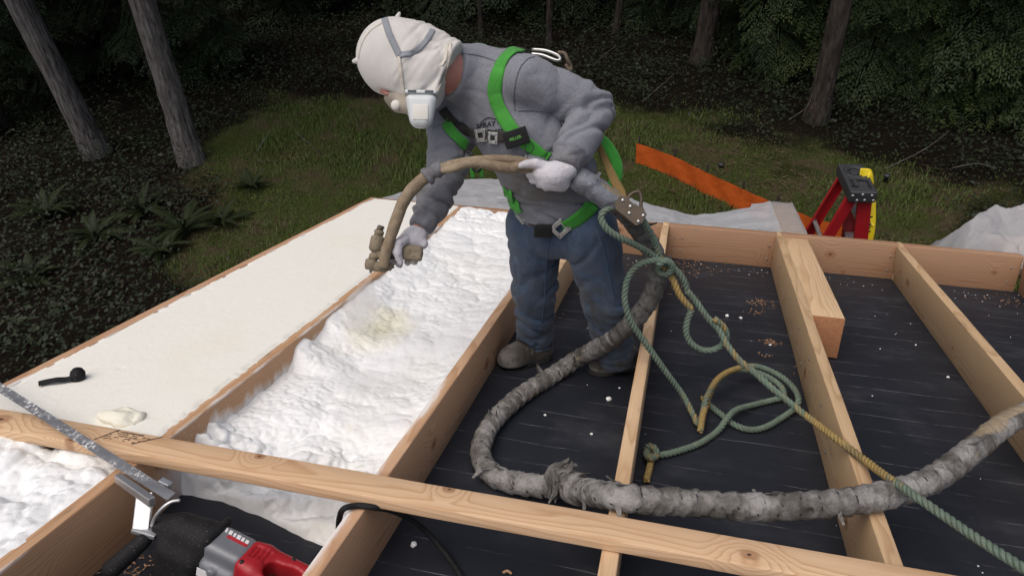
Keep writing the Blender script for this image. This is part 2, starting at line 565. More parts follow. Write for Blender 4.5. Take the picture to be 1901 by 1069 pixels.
def roof_sheet(name, x0, x1, y0, y1, z0, z1, mat):
    v, f = bevel_box(x1 - x0, y1 - y0, z1 - z0, 0.0)
    v = v + np.array([(x0 + x1) / 2, (y0 + y1) / 2, (z0 + z1) / 2])
    me = mesh_data(name, v, f, False); me.materials.append(mat)
    o = bpy.data.objects.new(name, me); COL.objects.link(o)
    roof_matrix(o, (0, 0, 0), (1, 0, 0), (0, 1, 0), (0, 0, 1))
    return o

tag(roof_sheet('roof_membrane', -2.30, 4.2, -1.2, 4.515, -0.02, 0.0, M['deck']), kind='structure')
tag(roof_sheet('roof_sheathing', -2.29, 4.2, -1.2, 4.515, -0.32, -0.024, M['plywood']), kind='structure')

frame = empty('roof_framing', W1(-0.1, 4.5, 0), 'pale fir joists and rim board framing the black roof deck', 'framing')
board('fascia_board', (-2.345, -0.6, -0.30), (-2.228, 4.56, -0.30), 0.048, JT + 0.298, M['wood_fascia'], frame, bev=0.003)
board('joist', (-1.524, 0.2, 0), (-1.522, 4.49, 0), 0.042, JT, M['wood_spray'], frame)
board('joist', (-0.779, 0.1, 0), (-0.771, 4.49, 0), 0.042, JT, M['wood_edge'], frame)
board('joist', (-0.076, 0.1, 0), (-0.092, 4.49, 0), 0.045, JT, M['wood_pale'], frame)
board('joist', (0.620, 0.1, 0), (0.624, 4.49, 0), 0.045, JT, M['wood'], frame)
board('joist', (1.335, 0.3, 0), (1.338, 4.49, 0), 0.043, JT, M['wood'], frame, lean=math.radians(-6))
board('joist', (2.030, 0.3, 0), (2.030, 4.49, 0), 0.043, JT, M['wood_red'], frame, lean=math.radians(-6))
board('joist', (2.74, 0.3, 0), (2.74, 4.49, 0), 0.043, JT, M['wood'], frame)
# sistered block against the joist behind the worker
board('block', (-0.667, 3.22, 0), (-0.655, 4.488, 0), 0.125, JT - 0.004, M['wood_pale'], frame)
# rim boards between the joists' ends
_rx = [-2.20, -0.115, 0.645, 1.35, 4.1]
board('rim_board', (-2.20, 4.53, 0), (-0.112, 4.53, 0), 0.072, JT - 0.004, M['wood_red'], frame)
board('rim_board', (-0.070, 4.53, 0), (0.607, 4.535, 0), 0.072, JT, M['wood_red'], frame)
board('rim_board', (0.640, 4.54, 0), (1.324, 4.54, 0), 0.072, JT + 0.002, M['wood_red'], frame)
board('rim_board', (1.352, 4.535, 0), (2.0, 4.53, 0), 0.072, JT, M['wood_red'], frame)
board('rim_board', (2.06, 4.53, 0), (4.1, 4.53, 0), 0.072, JT, M['wood_red'], frame)
board('joist_end', (-0.091, 4.494, 0), (-0.0915, 4.575, 0), 0.040, JT + 0.002, M['wood_pale'], frame)
board('joist_end', (0.624, 4.494, 0), (0.624, 4.575, 0), 0.030, JT + 0.002, M['wood'], frame)
board('joist_end', (1.3375, 4.494, 0), (1.3375, 4.575, 0), 0.026, JT + 0.002, M['wood'], frame)
# glulam stub lying beside the joist and running out past the rim
board('beam', (0.7215, 3.22, 0.008), (0.7215, 4.498, 0.008), 0.147, JT - 0.018, M['wood_pale'], frame, bev=0.004)
board('beam', (0.7215, 4.582, -0.01), (0.7215, 5.42, -0.01), 0.147, JT - 0.004, M['wood_pale'], frame, bev=0.004)

board('end_grain', (0.7215, 3.2155, 0.009), (0.7215, 3.2195, 0.009), 0.145, JT - 0.020, M['endgrain'], frame, bev=0.0005)
# nail heads in the joist side and on top
def nail(p, n, r=0.006, parent=frame, mat=None):
    v, f = lathe([(0, r), (0.75, r), (1, r * 0.6)], p, np.asarray(p) + np.asarray(n) * 0.003, 10)
    return obj('nail_head', v, f, mat or M['nail'], parent)
nx = MR @ np.array([-1.0, 0, 0]); nz = MR @ np.array([0, 0, 1.0])
for yy, zz in [(3.35, .05), (3.2, .15), (3.0, .06), (2.85, .16), (2.7, .08), (2.5, .14), (3.6, .15), (3.8, .06), (4.1, .15), (2.3, .06)]:
    nail(W1(0.5965, yy, zz), nx)
ny = MR @ np.array([0, -1.0, 0])
for xx in (-.03, .02, .57, .68, 1.29, 1.40, 1.95, 2.10):
    for zz in (.06, .15):
        nail(W1(xx, 4.4935 + .0065 * (abs(xx - .97) < .4) , zz), ny, .005)

# the loose two-by-four lying across the joists in front
stud = board('lumber_stud', (-2.42, 1.413, JT + 0.002), (1.75, 1.487, JT + 0.002), 0.097, 0.037, M['wood_stud'], None, bev=0.004)
tag(stud, 'long pale knotted two-by-four lying loose across the joists in front', 'lumber')
# grade stamp on the stud: ruled box with rows of small marks
def stud_pt(u, v, z=0.0006):
    # u along (m from stud left end), v across (0 far .. 1 near)
    a = np.array([-2.42, 1.413, JT + 0.039]); b = np.array([1.75, 1.487, JT + 0.039]); d = unit(b - a)
    n = np.array([-d[1], d[0], 0])
    return W(a + d * u + n * (0.0485 - v * 0.097) + np.array([0, 0, z]))[0]
def ink_bar(u0, v0, u1, v1, w):
    a, b = stud_pt(u0, v0, 0.0022), stud_pt(u1, v1, 0.0022)
    s = unit(np.cross(b - a, nz)) * w / 2
    V = np.array([a - s, a + s, b + s, b - s]); V = np.vstack([V - nz * 0.0008, V])
    return V, [(4, 5, 6, 7), (0, 3, 2, 1), (0, 1, 5, 4), (1, 2, 6, 5), (2, 3, 7, 6), (3, 0, 4, 7)]
_a = RP(231, 797, JT + 0.039); _l = unW(_a)[0]; us = _l[0] + 2.42
bars = [ink_bar(us - .01, .03, us - .045, .72, .0035), ink_bar(us + .145, .04, us + .08, .62, .0035)]
rr = np.random.default_rng(3)
for row in range(5):
    v = 0.14 + row * 0.10
    u = us - 0.005 - v * 0.05
    while u < us + 0.125 - v * 0.06:
        l = rr.uniform(0.006, 0.02)
        if rr.random() < 0.6: bars.append(ink_bar(u, v, u + l, v + rr.uniform(-.012, .012), rr.uniform(.002, .0038)))
        if rr.random() < 0.3: bars.append(ink_bar(u, v - .02, u - .003, v + .045, .0025))
        u += l + rr.uniform(0.002, 0.006)
v, f = join(bars)
o = obj('grade_stamp', v, f, M['ink'], None, False)
mw = o.matrix_world.copy(); o.parent = stud; o.matrix_parent_inverse = stud.matrix_basis.inverted()

# ------------------------------------------------------------------ foam
def bumps(nx, ny, dx, layers, seed, x0=0, y0=0):
    """height map of overlapping blobs (cauliflower surface)"""
    r = np.random.default_rng(seed)
    H = np.zeros((nx, ny))
    for rad0, rad1, dens, amp in layers:
        n = int(nx * dx * ny * dx * dens)
        L = np.zeros((nx, ny))
        cx = r.uniform(-0.02, nx * dx + .02, n); cy = r.uniform(-0.02, ny * dx + .02, n)
        R = r.uniform(rad0, rad1, n)
        for a, b, q in zip(cx, cy, R):
            i0, i1 = max(0, int((a - q) / dx)), min(nx, int((a + q) / dx) + 2)
            j0, j1 = max(0, int((b - q) / dx)), min(ny, int((b + q) / dx) + 2)
            if i1 <= i0 or j1 <= j0: continue
            X = (np.arange(i0, i1) * dx - a)[:, None]; Y = (np.arange(j0, j1) * dx - b)[None, :]
            h = np.sqrt(np.maximum(0, q * q - X * X - Y * Y))
            L[i0:i1, j0:j1] = np.maximum(L[i0:i1, j0:j1], h)
        H += L * amp
    return H

def sheet_obj(name, X, Y, Z, mat, keep=None, yellow=None):
    nx, ny = X.shape
    V = W(np.c_[X.ravel(), Y.ravel(), Z.ravel()])
    F = grid_faces(nx, ny)
    if keep is not None:
        k = keep.ravel()
        F = F[k[F].all(1)]
        used = np.zeros(len(V), bool); used[F.ravel()] = True
        idx = np.cumsum(used) - 1
        V = V[used]; F = idx[F]
    else:
        used = np.ones(len(V), bool)
    o = obj(name, V, F, mat)
    set_attr(o, 'yellow', (yellow.ravel()[used] if yellow is not None else np.zeros(used.sum())))
    return o

def interp2(Y, ys, vs): return np.interp(Y, ys, vs)

# freshly sprayed bay
def blur(A, n):
    for _ in range(n):
        A = np.pad(A, 1, mode='edge')
        A = (A[:-2, 1:-1] + A[2:, 1:-1] + A[1:-1, :-2] + A[1:-1, 2:] + 2 * A[1:-1, 1:-1]) / 6
    return A
dx = 0.0055
x0, x1, y0, y1 = -1.506, -0.786, 1.36, 4.475
nx_, ny_ = int((x1 - x0) / dx) + 1, int((y1 - y0) / dx) + 1
Ug = np.linspace(0, 1, nx_)
e1 = vnoise(np.c_[Ug * 6, Ug * 0, Ug * 0], 1, 3, 3)
edge_y = 1.525 - 0.085 * Ug + 0.03 * np.sin(Ug * 5) + 0.02 * e1
S_ = np.linspace(0, 1, ny_) ** 1.04
X = np.repeat((x0 + Ug * (x1 - x0))[:, None], ny_, 1)
Y = edge_y[:, None] + S_[None, :] * (y1 - edge_y)[:, None]
U = (X - x0) / (x1 - x0)
Pn = np.c_[X.ravel(), Y.ravel(), np.zeros(X.size)]
nzl = vnoise(Pn, 3.0, 1, 2).reshape(X.shape); nzm = vnoise(Pn, 9.0, 2, 2).reshape(X.shape)
Yw = Y + 0.06 * nzm
hb = interp2(Y + .025 * nzm, [1.45, 1.5, 1.56, 1.63, 1.70, 1.78, 1.9, 2.05, 2.18, 2.26, 2.34, 2.42, 2.52, 2.8, 3.2, 4.5], [.01, .03, .06, .12, .165, .125, .105, .11, .125, .20, .205, .155, .205, .21, .21, .215])
hm = interp2(Yw, [1.44, 1.50, 1.60, 1.68, 1.78, 1.9, 2.1, 2.35, 2.6, 3.0, 3.5, 4.2, 4.5], [.012, .02, .035, .055, .085, .115, .12, .095, .115, .14, .165, .20, .215])
hc = interp2(Yw, [1.42, 1.50, 1.60, 1.70, 1.84, 2.0, 2.4, 3.0, 3.6, 4.5], [.012, .022, .045, .08, .14, .165, .17, .175, .185, .20])
wb = np.clip(1 - U / 0.34, 0, 1) ** 1.3; wc = np.clip((U - 0.70) / 0.30, 0, 1) ** 1.6
base = hb * wb + hc * wc + hm * (1 - wb - wc)
big = bumps(nx_, ny_, dx, [(.05, .11, 120, .42)], 11)
med = bumps(nx_, ny_, dx, [(.012, .055, 620, .50)], 12)
sml = bumps(nx_, ny_, dx, [(.005, .014, 4200, .6)], 13)
big = blur(big, 4); med = blur(med, 2); sml = blur(sml, 1)
v1 = np.clip(.6 + 1.0 * vnoise(Pn, 2.6, 31, 2), .15, 1.3) if False else np.clip(.65 + 1.1 * vnoise(Pn, 3.2, 31, 2), .15, 1.35).reshape(X.shape)
v2 = np.clip(.6 + 1.2 * vnoise(Pn, 4.5, 33, 2), .1, 1.3).reshape(X.shape)
amp = interp2(Y, [1.45, 1.6, 2.0, 2.2, 2.5, 2.9, 4.5], [.7, .8, .85, .5, .45, .7, .8])
stri = vnoise(np.c_[Pn[:, 0] * 34 + Pn[:, 1] * 9, Pn[:, 1] * 5, Pn[:, 2]], 1, 37, 2).reshape(X.shape)     # gun passes leave fine lines
fade = np.clip(base / 0.035, 0, 1)
ridge = 0.026 * np.sin((Y - 0.16 * U) * 2 * PI / 0.08 + 2.5 * nzl) * np.clip((1.76 - Y) / 0.12, 0, 1) * fade
amp = amp * (1 + .9 * np.clip((1.80 - Y) / .15, 0, 1))
Z = base + ((big * .5 + med * v1 * .6 + sml * v2 * .75) * amp - 0.012) * fade + 0.014 * nzl * fade + ridge + .0025 * stri * np.clip(1.2 - v1, 0, 1) * fade
near_e = np.clip((Y - edge_y[:, None]) / 0.02, 0, 1)
Z = Z * np.sqrt(np.maximum(0, 1 - (1 - near_e) ** 2)) - .003 * (near_e < .001)
Z = np.minimum(Z, JT + 0.04 + 0.05 * np.clip((Y - 4.0) / 0.3, 0, 1))
lim = JT - 0.004
edge = np.minimum(U, 1 - U) * (x1 - x0)
Z = np.where((edge < 0.02) & (Y < 4.2), np.minimum(Z, lim), Z)
Z += 0.07 * np.exp(-((X + 0.93) ** 2 + (Y - 4.42) ** 2) / 0.004)
gx_, gy_ = np.gradient(Z, axis=0) / np.gradient(X, axis=0), np.gradient(Z, axis=1) / np.gradient(Y, axis=1)
nl = np.sqrt(1 + gx_ ** 2 + gy_ ** 2)
pk = np.c_[X.ravel(), Y.ravel(), Z.ravel()]
pf = (.014 * np.minimum(np.abs(vnoise(pk, 17, 61, 2)) * 3, 1) + .006 * np.minimum(np.abs(vnoise(pk, 42, 62, 2)) * 3, 1) - .006).reshape(X.shape) * np.clip(gx_ ** 2 + gy_ ** 2, 0, 1) * (edge > .012) * near_e
X = X - gx_ / nl * pf; Y = Y - gy_ / nl * pf; Z = Z + pf / nl
fx, fy = unW(RP(705, 612, 0.12))[0][:2]
yl = np.clip(1.15 - np.sqrt(((X - fx) / 0.17) ** 2 + ((Y - fy) / 0.24) ** 2) + 0.5 * nzm, 0, 1) * 0.62
yl += np.clip(nzm - 0.5, 0, 1) * 0.4
fresh = sheet_obj('sprayed_foam', X, Y, Z, M['foam'], None, np.clip(yl, 0, 1))
tag(fresh, 'lumpy white sprayed foam filling the bay below the spray gun', 'foam')

# trimmed bay, cut flush
dx = 0.011
x0, x1, y0, y1 = -2.32, -1.50, 1.405, 4.50
nx_, ny_ = int((x1 - x0) / dx) + 1, int((y1 - y0) / dx) + 1
X, Y = np.meshgrid(np.linspace(x0, x1, nx_), np.linspace(y0, y1, ny_), indexing='ij')
Pn = np.c_[X.ravel(), Y.ravel(), np.zeros(X.size)]
n1 = vnoise(Pn, 16, 4, 3).reshape(X.shape); n2 = vnoise(Pn, 55, 5, 2).reshape(X.shape); n3 = vnoise(Pn, 3, 6, 2).reshape(X.shape)
t_ = (Y + 0.6) / 5.16
xl = -2.345 + 0.117 * t_ + 0.030 + 0.014 * n1 + 0.008 * n2 + 0.012 * n3       # ragged edge on the fascia
xr = -1.535 + 0.009 * n1 + 0.006 * n2 + 0.006 * n3
Z = JT + 0.006 + 0.0018 * n3 + 0.0010 * n2
pits = vnoise(Pn, 26, 9, 2).reshape(X.shape)
Z -= 0.010 * np.clip(pits - 0.62, 0, 1) * 3
keep = (X > xl) & (X < xr)
Z = np.where(np.roll(keep, 1, 0) & np.roll(keep, -1, 0), Z, JT - 0.002)
slab = sheet_obj('trimmed_foam', X, Y, Z, M['foam_cut'], keep | np.roll(keep, 1, 0) | np.roll(keep, -1, 0))
tag(slab, 'flat cream foam trimmed flush between the fascia and the first joist', 'foam')

# uncut foam swelling over the joist in the near left corner
dx = 0.006
x0, x1, y0, y1 = -2.30, -1.49, 0.55, 1.47
nx_, ny_ = int((x1 - x0) / dx) + 1, int((y1 - y0) / dx) + 1
X, Y = np.meshgrid(np.linspace(x0, x1, nx_), np.linspace(y0, y1, ny_), indexing='ij')
Pn = np.c_[X.ravel(), Y.ravel(), np.zeros(X.size)]
n1 = vnoise(Pn, 14, 14, 2).reshape(X.shape); n3 = vnoise(Pn, 3.5, 16, 2).reshape(X.shape)
B = bumps(nx_, ny_, dx, [(.05, .10, 150, .42), (.014, .05, 620, .48), (.006, .012, 2600, .45)], 21)
Z = JT - 0.045 + B * 0.9 + 0.02 * n3
xr = -1.53 + 0.012 * n1 + 0.01 * n3
far = np.clip((1.435 - Y + 0.012 * n1) / 0.04, 0, 1)
side = np.clip((xr - X) / 0.06, 0, 1) ** 0.6
Z = np.minimum(Z, JT + 0.055)
Z = (JT - 0.07) + (Z - (JT - 0.07)) * np.minimum(far ** .7, 1)
Z = np.where(X > -1.60, JT - 0.002 + (Z - JT + 0.002) * side, Z)
near = sheet_obj('uncut_foam', X, Y, Z, M['foam'], X < xr + 0.004)
tag(near, 'puffy uncut white foam swelling in the near left bay beside the saw blade', 'foam')
# ------------------------------------------------------------------ implicit surfaces for cloth, skin and gloves
def sd_cap(P, a, b, ra, rb):
    a = np.asarray(a, np.float32); b = np.asarray(b, np.float32)
    ab = b - a
    t = np.clip(((P - a) @ ab) / (ab @ ab + 1e-12), 0, 1)
    return np.linalg.norm(P - a - t[:, None] * ab, axis=1) - (ra + (rb - ra) * t)

def sd_loft(P, st):
    """st: list of (centre, lateral unit, a, b); elliptical cross sections lofted along the chain"""
    best = None
    for (c0, l0, a0, b0), (c1, l1, a1, b1) in zip(st[:-1], st[1:]):
        c0 = np.asarray(c0); c1 = np.asarray(c1)
        ax = c1 - c0; L = np.linalg.norm(ax); ax = ax / L
        t = np.clip(((P - c0) @ ax) / L, 0, 1)
        q = P - (c0 + np.outer(t, ax * L))
        lm = unit((l0 + l1) / 2); lm = unit(lm - ax * (lm @ ax)); fm = np.cross(ax, lm)
        A = a0 + (a1 - a0) * t; Bq = b0 + (b1 - b0) * t
        u = q @ lm; v = q @ fm; w = q @ ax
        m = np.minimum(A, Bq)
        k = np.sqrt((u / A) ** 2 + (v / Bq) ** 2 + (w / m) ** 2)
        d = (k - 1) * m
        best = d if best is None else smin(best, d, 0.03)
    return best

def sd_ell(P, c, X_, Y_, Z_, r):
    q = P - np.asarray(c)
    k = np.sqrt((q @ X_ / r[0]) ** 2 + (q @ Y_ / r[1]) ** 2 + (q @ Z_ / r[2]) ** 2)
    return (k - 1) * min(r)

def sd_box(P, c, X_, Y_, Z_, h, r=0.01):
    q = P - np.asarray(c)
    d = np.abs(np.stack([q @ X_, q @ Y_, q @ Z_], 1)) - (np.asarray(h) - r)
    return np.linalg.norm(np.maximum(d, 0), axis=1) + np.minimum(d.max(1), 0) - r

def smin(a, b, k):
    h = np.clip(0.5 + 0.5 * (b - a) / k, 0, 1)
    return b + (a - b) * h - k * h * (1 - h)

def smax(a, b, k): return -smin(-a, -b, k)

def surface_nets(fn, lo, hi, res):
    lo = np.asarray(lo, float); hi = np.asarray(hi, float)
    n = np.ceil((hi - lo) / res).astype(int) + 1
    xs = [lo[k] + np.arange(n[k]) * res for k in range(3)]
    F = np.empty(n, np.float32)
    step = max(1, int(400000 // (n[1] * n[2])))
    for i in range(0, n[0], step):
        G = np.stack(np.meshgrid(xs[0][i:i + step], xs[1], xs[2], indexing='ij'), -1)
        F[i:i + step] = fn(G.reshape(-1, 3)).reshape(G.shape[:3])
    S = F < 0
    c = [S[a:n[0] - 1 + a, b:n[1] - 1 + b, d:n[2] - 1 + d] for a in (0, 1) for b in (0, 1) for d in (0, 1)]
    cnt = sum(x.astype(np.int8) for x in c)
    act = (cnt > 0) & (cnt < 8)
    idx = np.argwhere(act)
    ids = -np.ones(act.shape, np.int64); ids[act] = np.arange(len(idx))
    corners = np.array([(a, b, d) for a in (0, 1) for b in (0, 1) for d in (0, 1)])
    vals = np.stack([F[idx[:, 0] + a, idx[:, 1] + b, idx[:, 2] + d] for a, b, d in corners], 1)
    acc = np.zeros((len(idx), 3)); num = np.zeros(len(idx))
    for p in range(8):
        for q in range(p + 1, 8):
            if np.abs(corners[p] - corners[q]).sum() != 1: continue
            va, vb = vals[:, p], vals[:, q]
            m = (va < 0) != (vb < 0)
            t = np.where(m, va / np.where(m, va - vb, 1), 0)
            acc += np.where(m[:, None], corners[p] + t[:, None] * (corners[q] - corners[p]), 0); num += m
    V = lo + (idx + acc / num[:, None]) * res
    Fs = []
    for ax in range(3):
        o1, o2 = (ax + 1) % 3, (ax + 2) % 3
        sl0 = [slice(None)] * 3; sl1 = [slice(None)] * 3
        sl0[ax] = slice(0, n[ax] - 1); sl1[ax] = slice(1, n[ax])
        ch = S[tuple(sl0)] != S[tuple(sl1)]
        e = np.argwhere(ch)
        ok = (e[:, o1] > 0) & (e[:, o2] > 0) & (e[:, o1] < n[o1] - 1) & (e[:, o2] < n[o2] - 1)
        e = e[ok]
        inside = S[e[:, 0], e[:, 1], e[:, 2]]
        q = []
        for d1, d2 in ((-1, -1), (0, -1), (0, 0), (-1, 0)):
            k = e.copy(); k[:, o1] += d1; k[:, o2] += d2
            q.append(ids[k[:, 0], k[:, 1], k[:, 2]])
        q = np.stack(q, 1)
        q[~inside] = q[~inside][:, ::-1]
        Fs.append(q)
    return V, np.vstack(Fs)

def vert_normals(V, F):
    n = np.cross(V[F[:, 2]] - V[F[:, 0]], V[F[:, 3]] - V[F[:, 1]])
    N = np.zeros_like(V)
    for k in range(4): np.add.at(N, F[:, k], n)
    return N / (np.linalg.norm(N, axis=1)[:, None] + 1e-12)

def relax(V, F, it=2, lam=0.5):
    E_ = np.vstack([F[:, [0, 1]], F[:, [1, 2]], F[:, [2, 3]], F[:, [3, 0]]])
    for _ in range(it):
        S = np.zeros_like(V); c = np.zeros(len(V))
        np.add.at(S, E_[:, 0], V[E_[:, 1]]); np.add.at(S, E_[:, 1], V[E_[:, 0]])
        np.add.at(c, E_[:, 0], 1); np.add.at(c, E_[:, 1], 1)
        V = V + lam * (S / c[:, None] - V)
    return V
# ------------------------------------------------------------------ the worker
def fabric(name, color, dark=None, weave=900, var=0.12, fold=0.0, dirtcol=(0.10, 0.085, 0.065), rough=0.9, heather=0.35, sheen=0.15, wrinkle=1.0, fade=None):
    t = NT(name)
    c = t.coord()
    n1 = t.noise(c, 170, 4, 0.85); n2 = t.noise(c, 7, 5, 0.6)
    a = tuple(v * (1 - heather) for v in color); b = tuple(min(1, v * (1 + heather)) for v in color)
    col = t.mix(n1, a, b)
    col = t.mix(t.smooth(n2, 0.35, 0.7, 0, var), col, tuple(v * 0.45 for v in color))
    if fade is not None: col = t.mix(t.smooth(t.noise(t.mapping(c, (1, 1, .45)), 9, 5, 0.7), 0.45, 0.72, 0, 0.55), col, fade)
    d = t.attr('dirt')
    nd = t.noise(c, 16, 6, 0.7)
    dm = t.math('MULTIPLY', d, t.smooth(nd, 0.25, 0.6), clamp=True)
    col = t.mix(dm, col, dirtcol)
    w = t.attr('fleck')
    sp = t.smooth(t.noise(c, 120, 2, 0.5), 0.66, 0.71)
    col = t.mix(t.math('MULTIPLY', sp, w), col, (0.75, 0.75, 0.74))
    h = t.math('ADD', t.noise(c, weave, 2, 0.5), t.math('MULTIPLY', t.noise(c, 60, 4, 0.6), 0.8))
    wk = t.math('ABSOLUTE', t.math('SUBTRACT', t.noise(c, 13, 3, 0.5, 1.4), 0.5))
    h = t.math('ADD', h, t.math('MULTIPLY', t.smooth(wk, 0.0, 0.10), wrinkle))
    t.set(color=col, rough=rough, spec=0.15, sheen=sheen, normal=t.bump(h, 0.45, 0.0016))
    return t.m
M['sweat'] = fabric('grey_sweatshirt', (0.205, 0.215, 0.24), heather=0.6)
M['denim'] = fabric('blue_denim', (0.047, 0.082, 0.142), dirtcol=(0.06, 0.062, 0.062), heather=0.35, fade=(0.13, 0.18, 0.25))
M['sock'] = fabric('white_cotton_hood', (0.62, 0.60, 0.565), heather=0.10, var=0.14, wrinkle=0.25)
M['glove'] = fabric('white_cotton_glove', (0.56, 0.55, 0.58), heather=0.08, dirtcol=(0.3, 0.26, 0.21), var=0.15, wrinkle=0.5)
M['boot'] = fabric('dusty_boot', (0.05, 0.043, 0.036), dirtcol=(0.30, 0.285, 0.26), heather=0.2, rough=0.8)
M['sole'] = simple('boot_sole', (0.025, 0.024, 0.023), 0.8)
M['web'] = fabric('green_webbing', (0.06, 0.36, 0.045), heather=0.2, var=0.2, weave=1400, rough=0.6, dirtcol=(0.05, 0.1, 0.03))
M['webblack'] = fabric('black_webbing', (0.014, 0.014, 0.015), heather=0.3, rough=0.7)
M['buckle'] = simple('zinc_buckle', (0.62, 0.62, 0.6), 0.35, 0.75, bump=0.2)
M['skin'] = None
def skin_mat():
    t = NT('ruddy_skin')
    c = t.coord()
    col = t.mix(t.noise(c, 25, 5, 0.6), (0.42, 0.17, 0.13), (0.52, 0.26, 0.2))
    t.set(color=col, rough=0.55, spec=0.4, sss=0.1, normal=t.bump(t.noise(c, 300, 4), 0.2, 0.001))
    t.b.inputs['Subsurface Radius'].default_value = (0.01, 0.004, 0.002)
    return t.m
M['skin'] = skin_mat()

JP = dict(ankR=(993, 640, 3.86), knR=(993, 535, 3.55), hipR=(990, 402, 3.26),
          ankL=(1143, 662, 3.70), knL=(1124, 560, 3.36), hipL=(1087, 408, 3.14),
          pel=(1038, 390, 3.20), belly=(1018, 325, 3.10), ribs=(968, 245, 3.03), chest=(922, 174, 3.02), neck=(872, 136, 3.04),
          shL=(978, 150, 2.84), elL=(1102, 203, 2.90), wrL=(1050, 308, 2.79),
          shR=(832, 205, 3.16), elR=(836, 305, 3.08), wrR=(782, 418, 2.98))
K = {k: J(*v) for k, v in JP.items()}
HD = 2.86                                       # head distance along the optical axis
hC = unit(-0.957 * CAM_RT + 0.29 * CAM_UP); hF = unit(-0.29 * CAM_RT - 0.957 * CAM_UP); hE = -CAM_FW
def H_(px, py, e=0.0): return J(px, py, HD - e / 0.8333333)
latS = unit(K['shL'] - K['shR']); latH = unit(K['hipL'] - K['hipR'])
def lat(t): return unit(latH * (1 - t) + latS * t)

# --- sweatshirt
def f_sweat(P):
    tor = sd_loft(P, [(K['pel'], lat(0), .172, .135), (K['belly'], lat(.3), .175, .146), (K['ribs'], lat(.7), .165, .145),
                      (K['chest'], lat(1), .180, .128), (J(888, 145, 3.03), lat(1), .118, .090)])
    aL = sd_cap(P, K['shL'], K['elL'], .086, .072); fL = sd_cap(P, K['elL'], K['wrL'], .074, .058)
    aR = sd_cap(P, K['shR'], K['elR'], .084, .074); fR = sd_cap(P, K['elR'], K['wrR'], .073, .054)
    d = smin(tor, aL, .028); d = smin(d, aR, .05)
    d = smin(d, fL, .012); d = smin(d, fR, .018)
    nk = sd_cap(P, J(838, 133, 2.93), J(884, 142, 3.02), .096, .108)
    d = smin(d, nk, .035)
    # openings: hem, cuffs, collar
    hem = (P - J(1032, 385, 3.2)) @ unit(K['pel'] - K['belly'])
    d = smax(d, hem - 0.0, .012)
    for wr, el, ex in ((K['wrL'], K['elL'], .012), (K['wrR'], K['elR'], .012)):
        ax = unit(wr - el); q = P - wr
        near = np.linalg.norm(q, axis=1) < .11
        d = np.where(near, smax(d, q @ ax - ex, .008), d)
    cn = unit(J(838, 131, 2.93) - J(880, 142, 3.01))
    d = np.where(np.linalg.norm(P - J(840, 133, 2.93), axis=1) < .19, smax(d, (P - J(834, 131, 2.93)) @ cn, .008), d)
    return d
allp = np.array([K[k] for k in ('pel', 'belly', 'chest', 'shL', 'elL', 'wrL', 'shR', 'elR', 'wrR')])
V, F = surface_nets(f_sweat, allp.min(0) - .24, allp.max(0) + .2, .0065)
V = relax(V, F, 3, .5)
N = vert_normals(V, F)
def limb_t(P, a, b):
    ab = b - a; t = ((P - a) @ ab) / (ab @ ab); r = np.linalg.norm(P - a - np.clip(t, 0, 1)[:, None] * ab, axis=1)
    return t, r, np.linalg.norm(ab)
def noise_dir(V, a, b, s1, s2, seed):
    u = unit(b - a); v = unit(np.cross(u, [0.2, 0.4, 0.9])); w = np.cross(u, v)
    return vnoise(np.c_[V @ u * s1, V @ v * s2, V @ w * s2], 1, seed, 2)
def creases(V, a, b, s1, s2, seed, skew=(0, 0, 0)):
    # soft cloth ridges with narrow valleys, running across the direction a->b
    W_ = V + np.outer(V @ unit(b - a), np.zeros(3))
    u = unit(unit(b - a) + np.asarray(skew))
    n = noise_dir(V, np.zeros(3), u, s1, s2, seed)
    return np.minimum(np.abs(n) * 3.6, 1.0) ** .8 - .55
def near(V, a, b, r0, t0, t1, soft=.15):
    t, r, L = limb_t(V, a, b)
    return np.clip((r0 - r) / .03, 0, 1) * np.clip((t - t0) / soft, 0, 1) * np.clip((t1 - t) / soft, 0, 1)
disp = .019 * creases(V, K['elL'], K['wrL'], 21, 6, 1, CAM_RT * .9) * near(V, K['elL'], K['wrL'], .12, -.3, 1.0)
disp += .014 * creases(V, K['shL'], K['elL'], 8, 3.5, 2, CAM_UP * .9) * near(V, K['shL'], K['elL'], .13, .1, 1.2, .3)
disp += .017 * creases(V, K['elR'], K['wrR'], 22, 6, 5, CAM_RT * .3) * near(V, K['elR'], K['wrR'], .12, -.2, .98)
disp += .014 * creases(V, K['shR'], K['elR'], 15, 6, 6) * near(V, K['shR'], K['elR'], .12, .1, 1.1)
tt, rr_, _ = limb_t(V, K['pel'], K['chest'])
tw = np.clip(1 - near(V, K['elL'], K['wrL'], .12, -.2, 1.1), 0, 1) * np.clip(1 - near(V, K['shL'], K['elL'], .13, .2, 1.2), 0, 1)
disp += .020 * creases(V, K['pel'], K['chest'], 20, 4, 9, CAM_RT * .6) * np.clip(1.05 - tt * 1.5, 0, 1) * tw
disp += .006 * creases(V, K['belly'], K['shR'], 5, 12, 12, -CAM_UP * .4) * tw * np.clip(tt, 0, 1)
disp += .0015 * vnoise(V, 14, 13, 2)
V2 = V + N * disp[:, None]
V2 = relax(V2, F, 1, .4)
# ribbed cuffs and hem: pull in a band
for wr, el in ((K['wrL'], K['elL']), (K['wrR'], K['elR'])):
    ax = unit(wr - el); s = (V2 - wr) @ ax; q = V2 - wr - np.outer(s, ax)
    band = (np.linalg.norm(V2 - wr, axis=1) < .1) & (s > -.045)
    V2[band] -= .008 * q[band] / (np.linalg.norm(q[band], axis=1)[:, None] + 1e-9)
sweat_V, sweat_F = V2, F

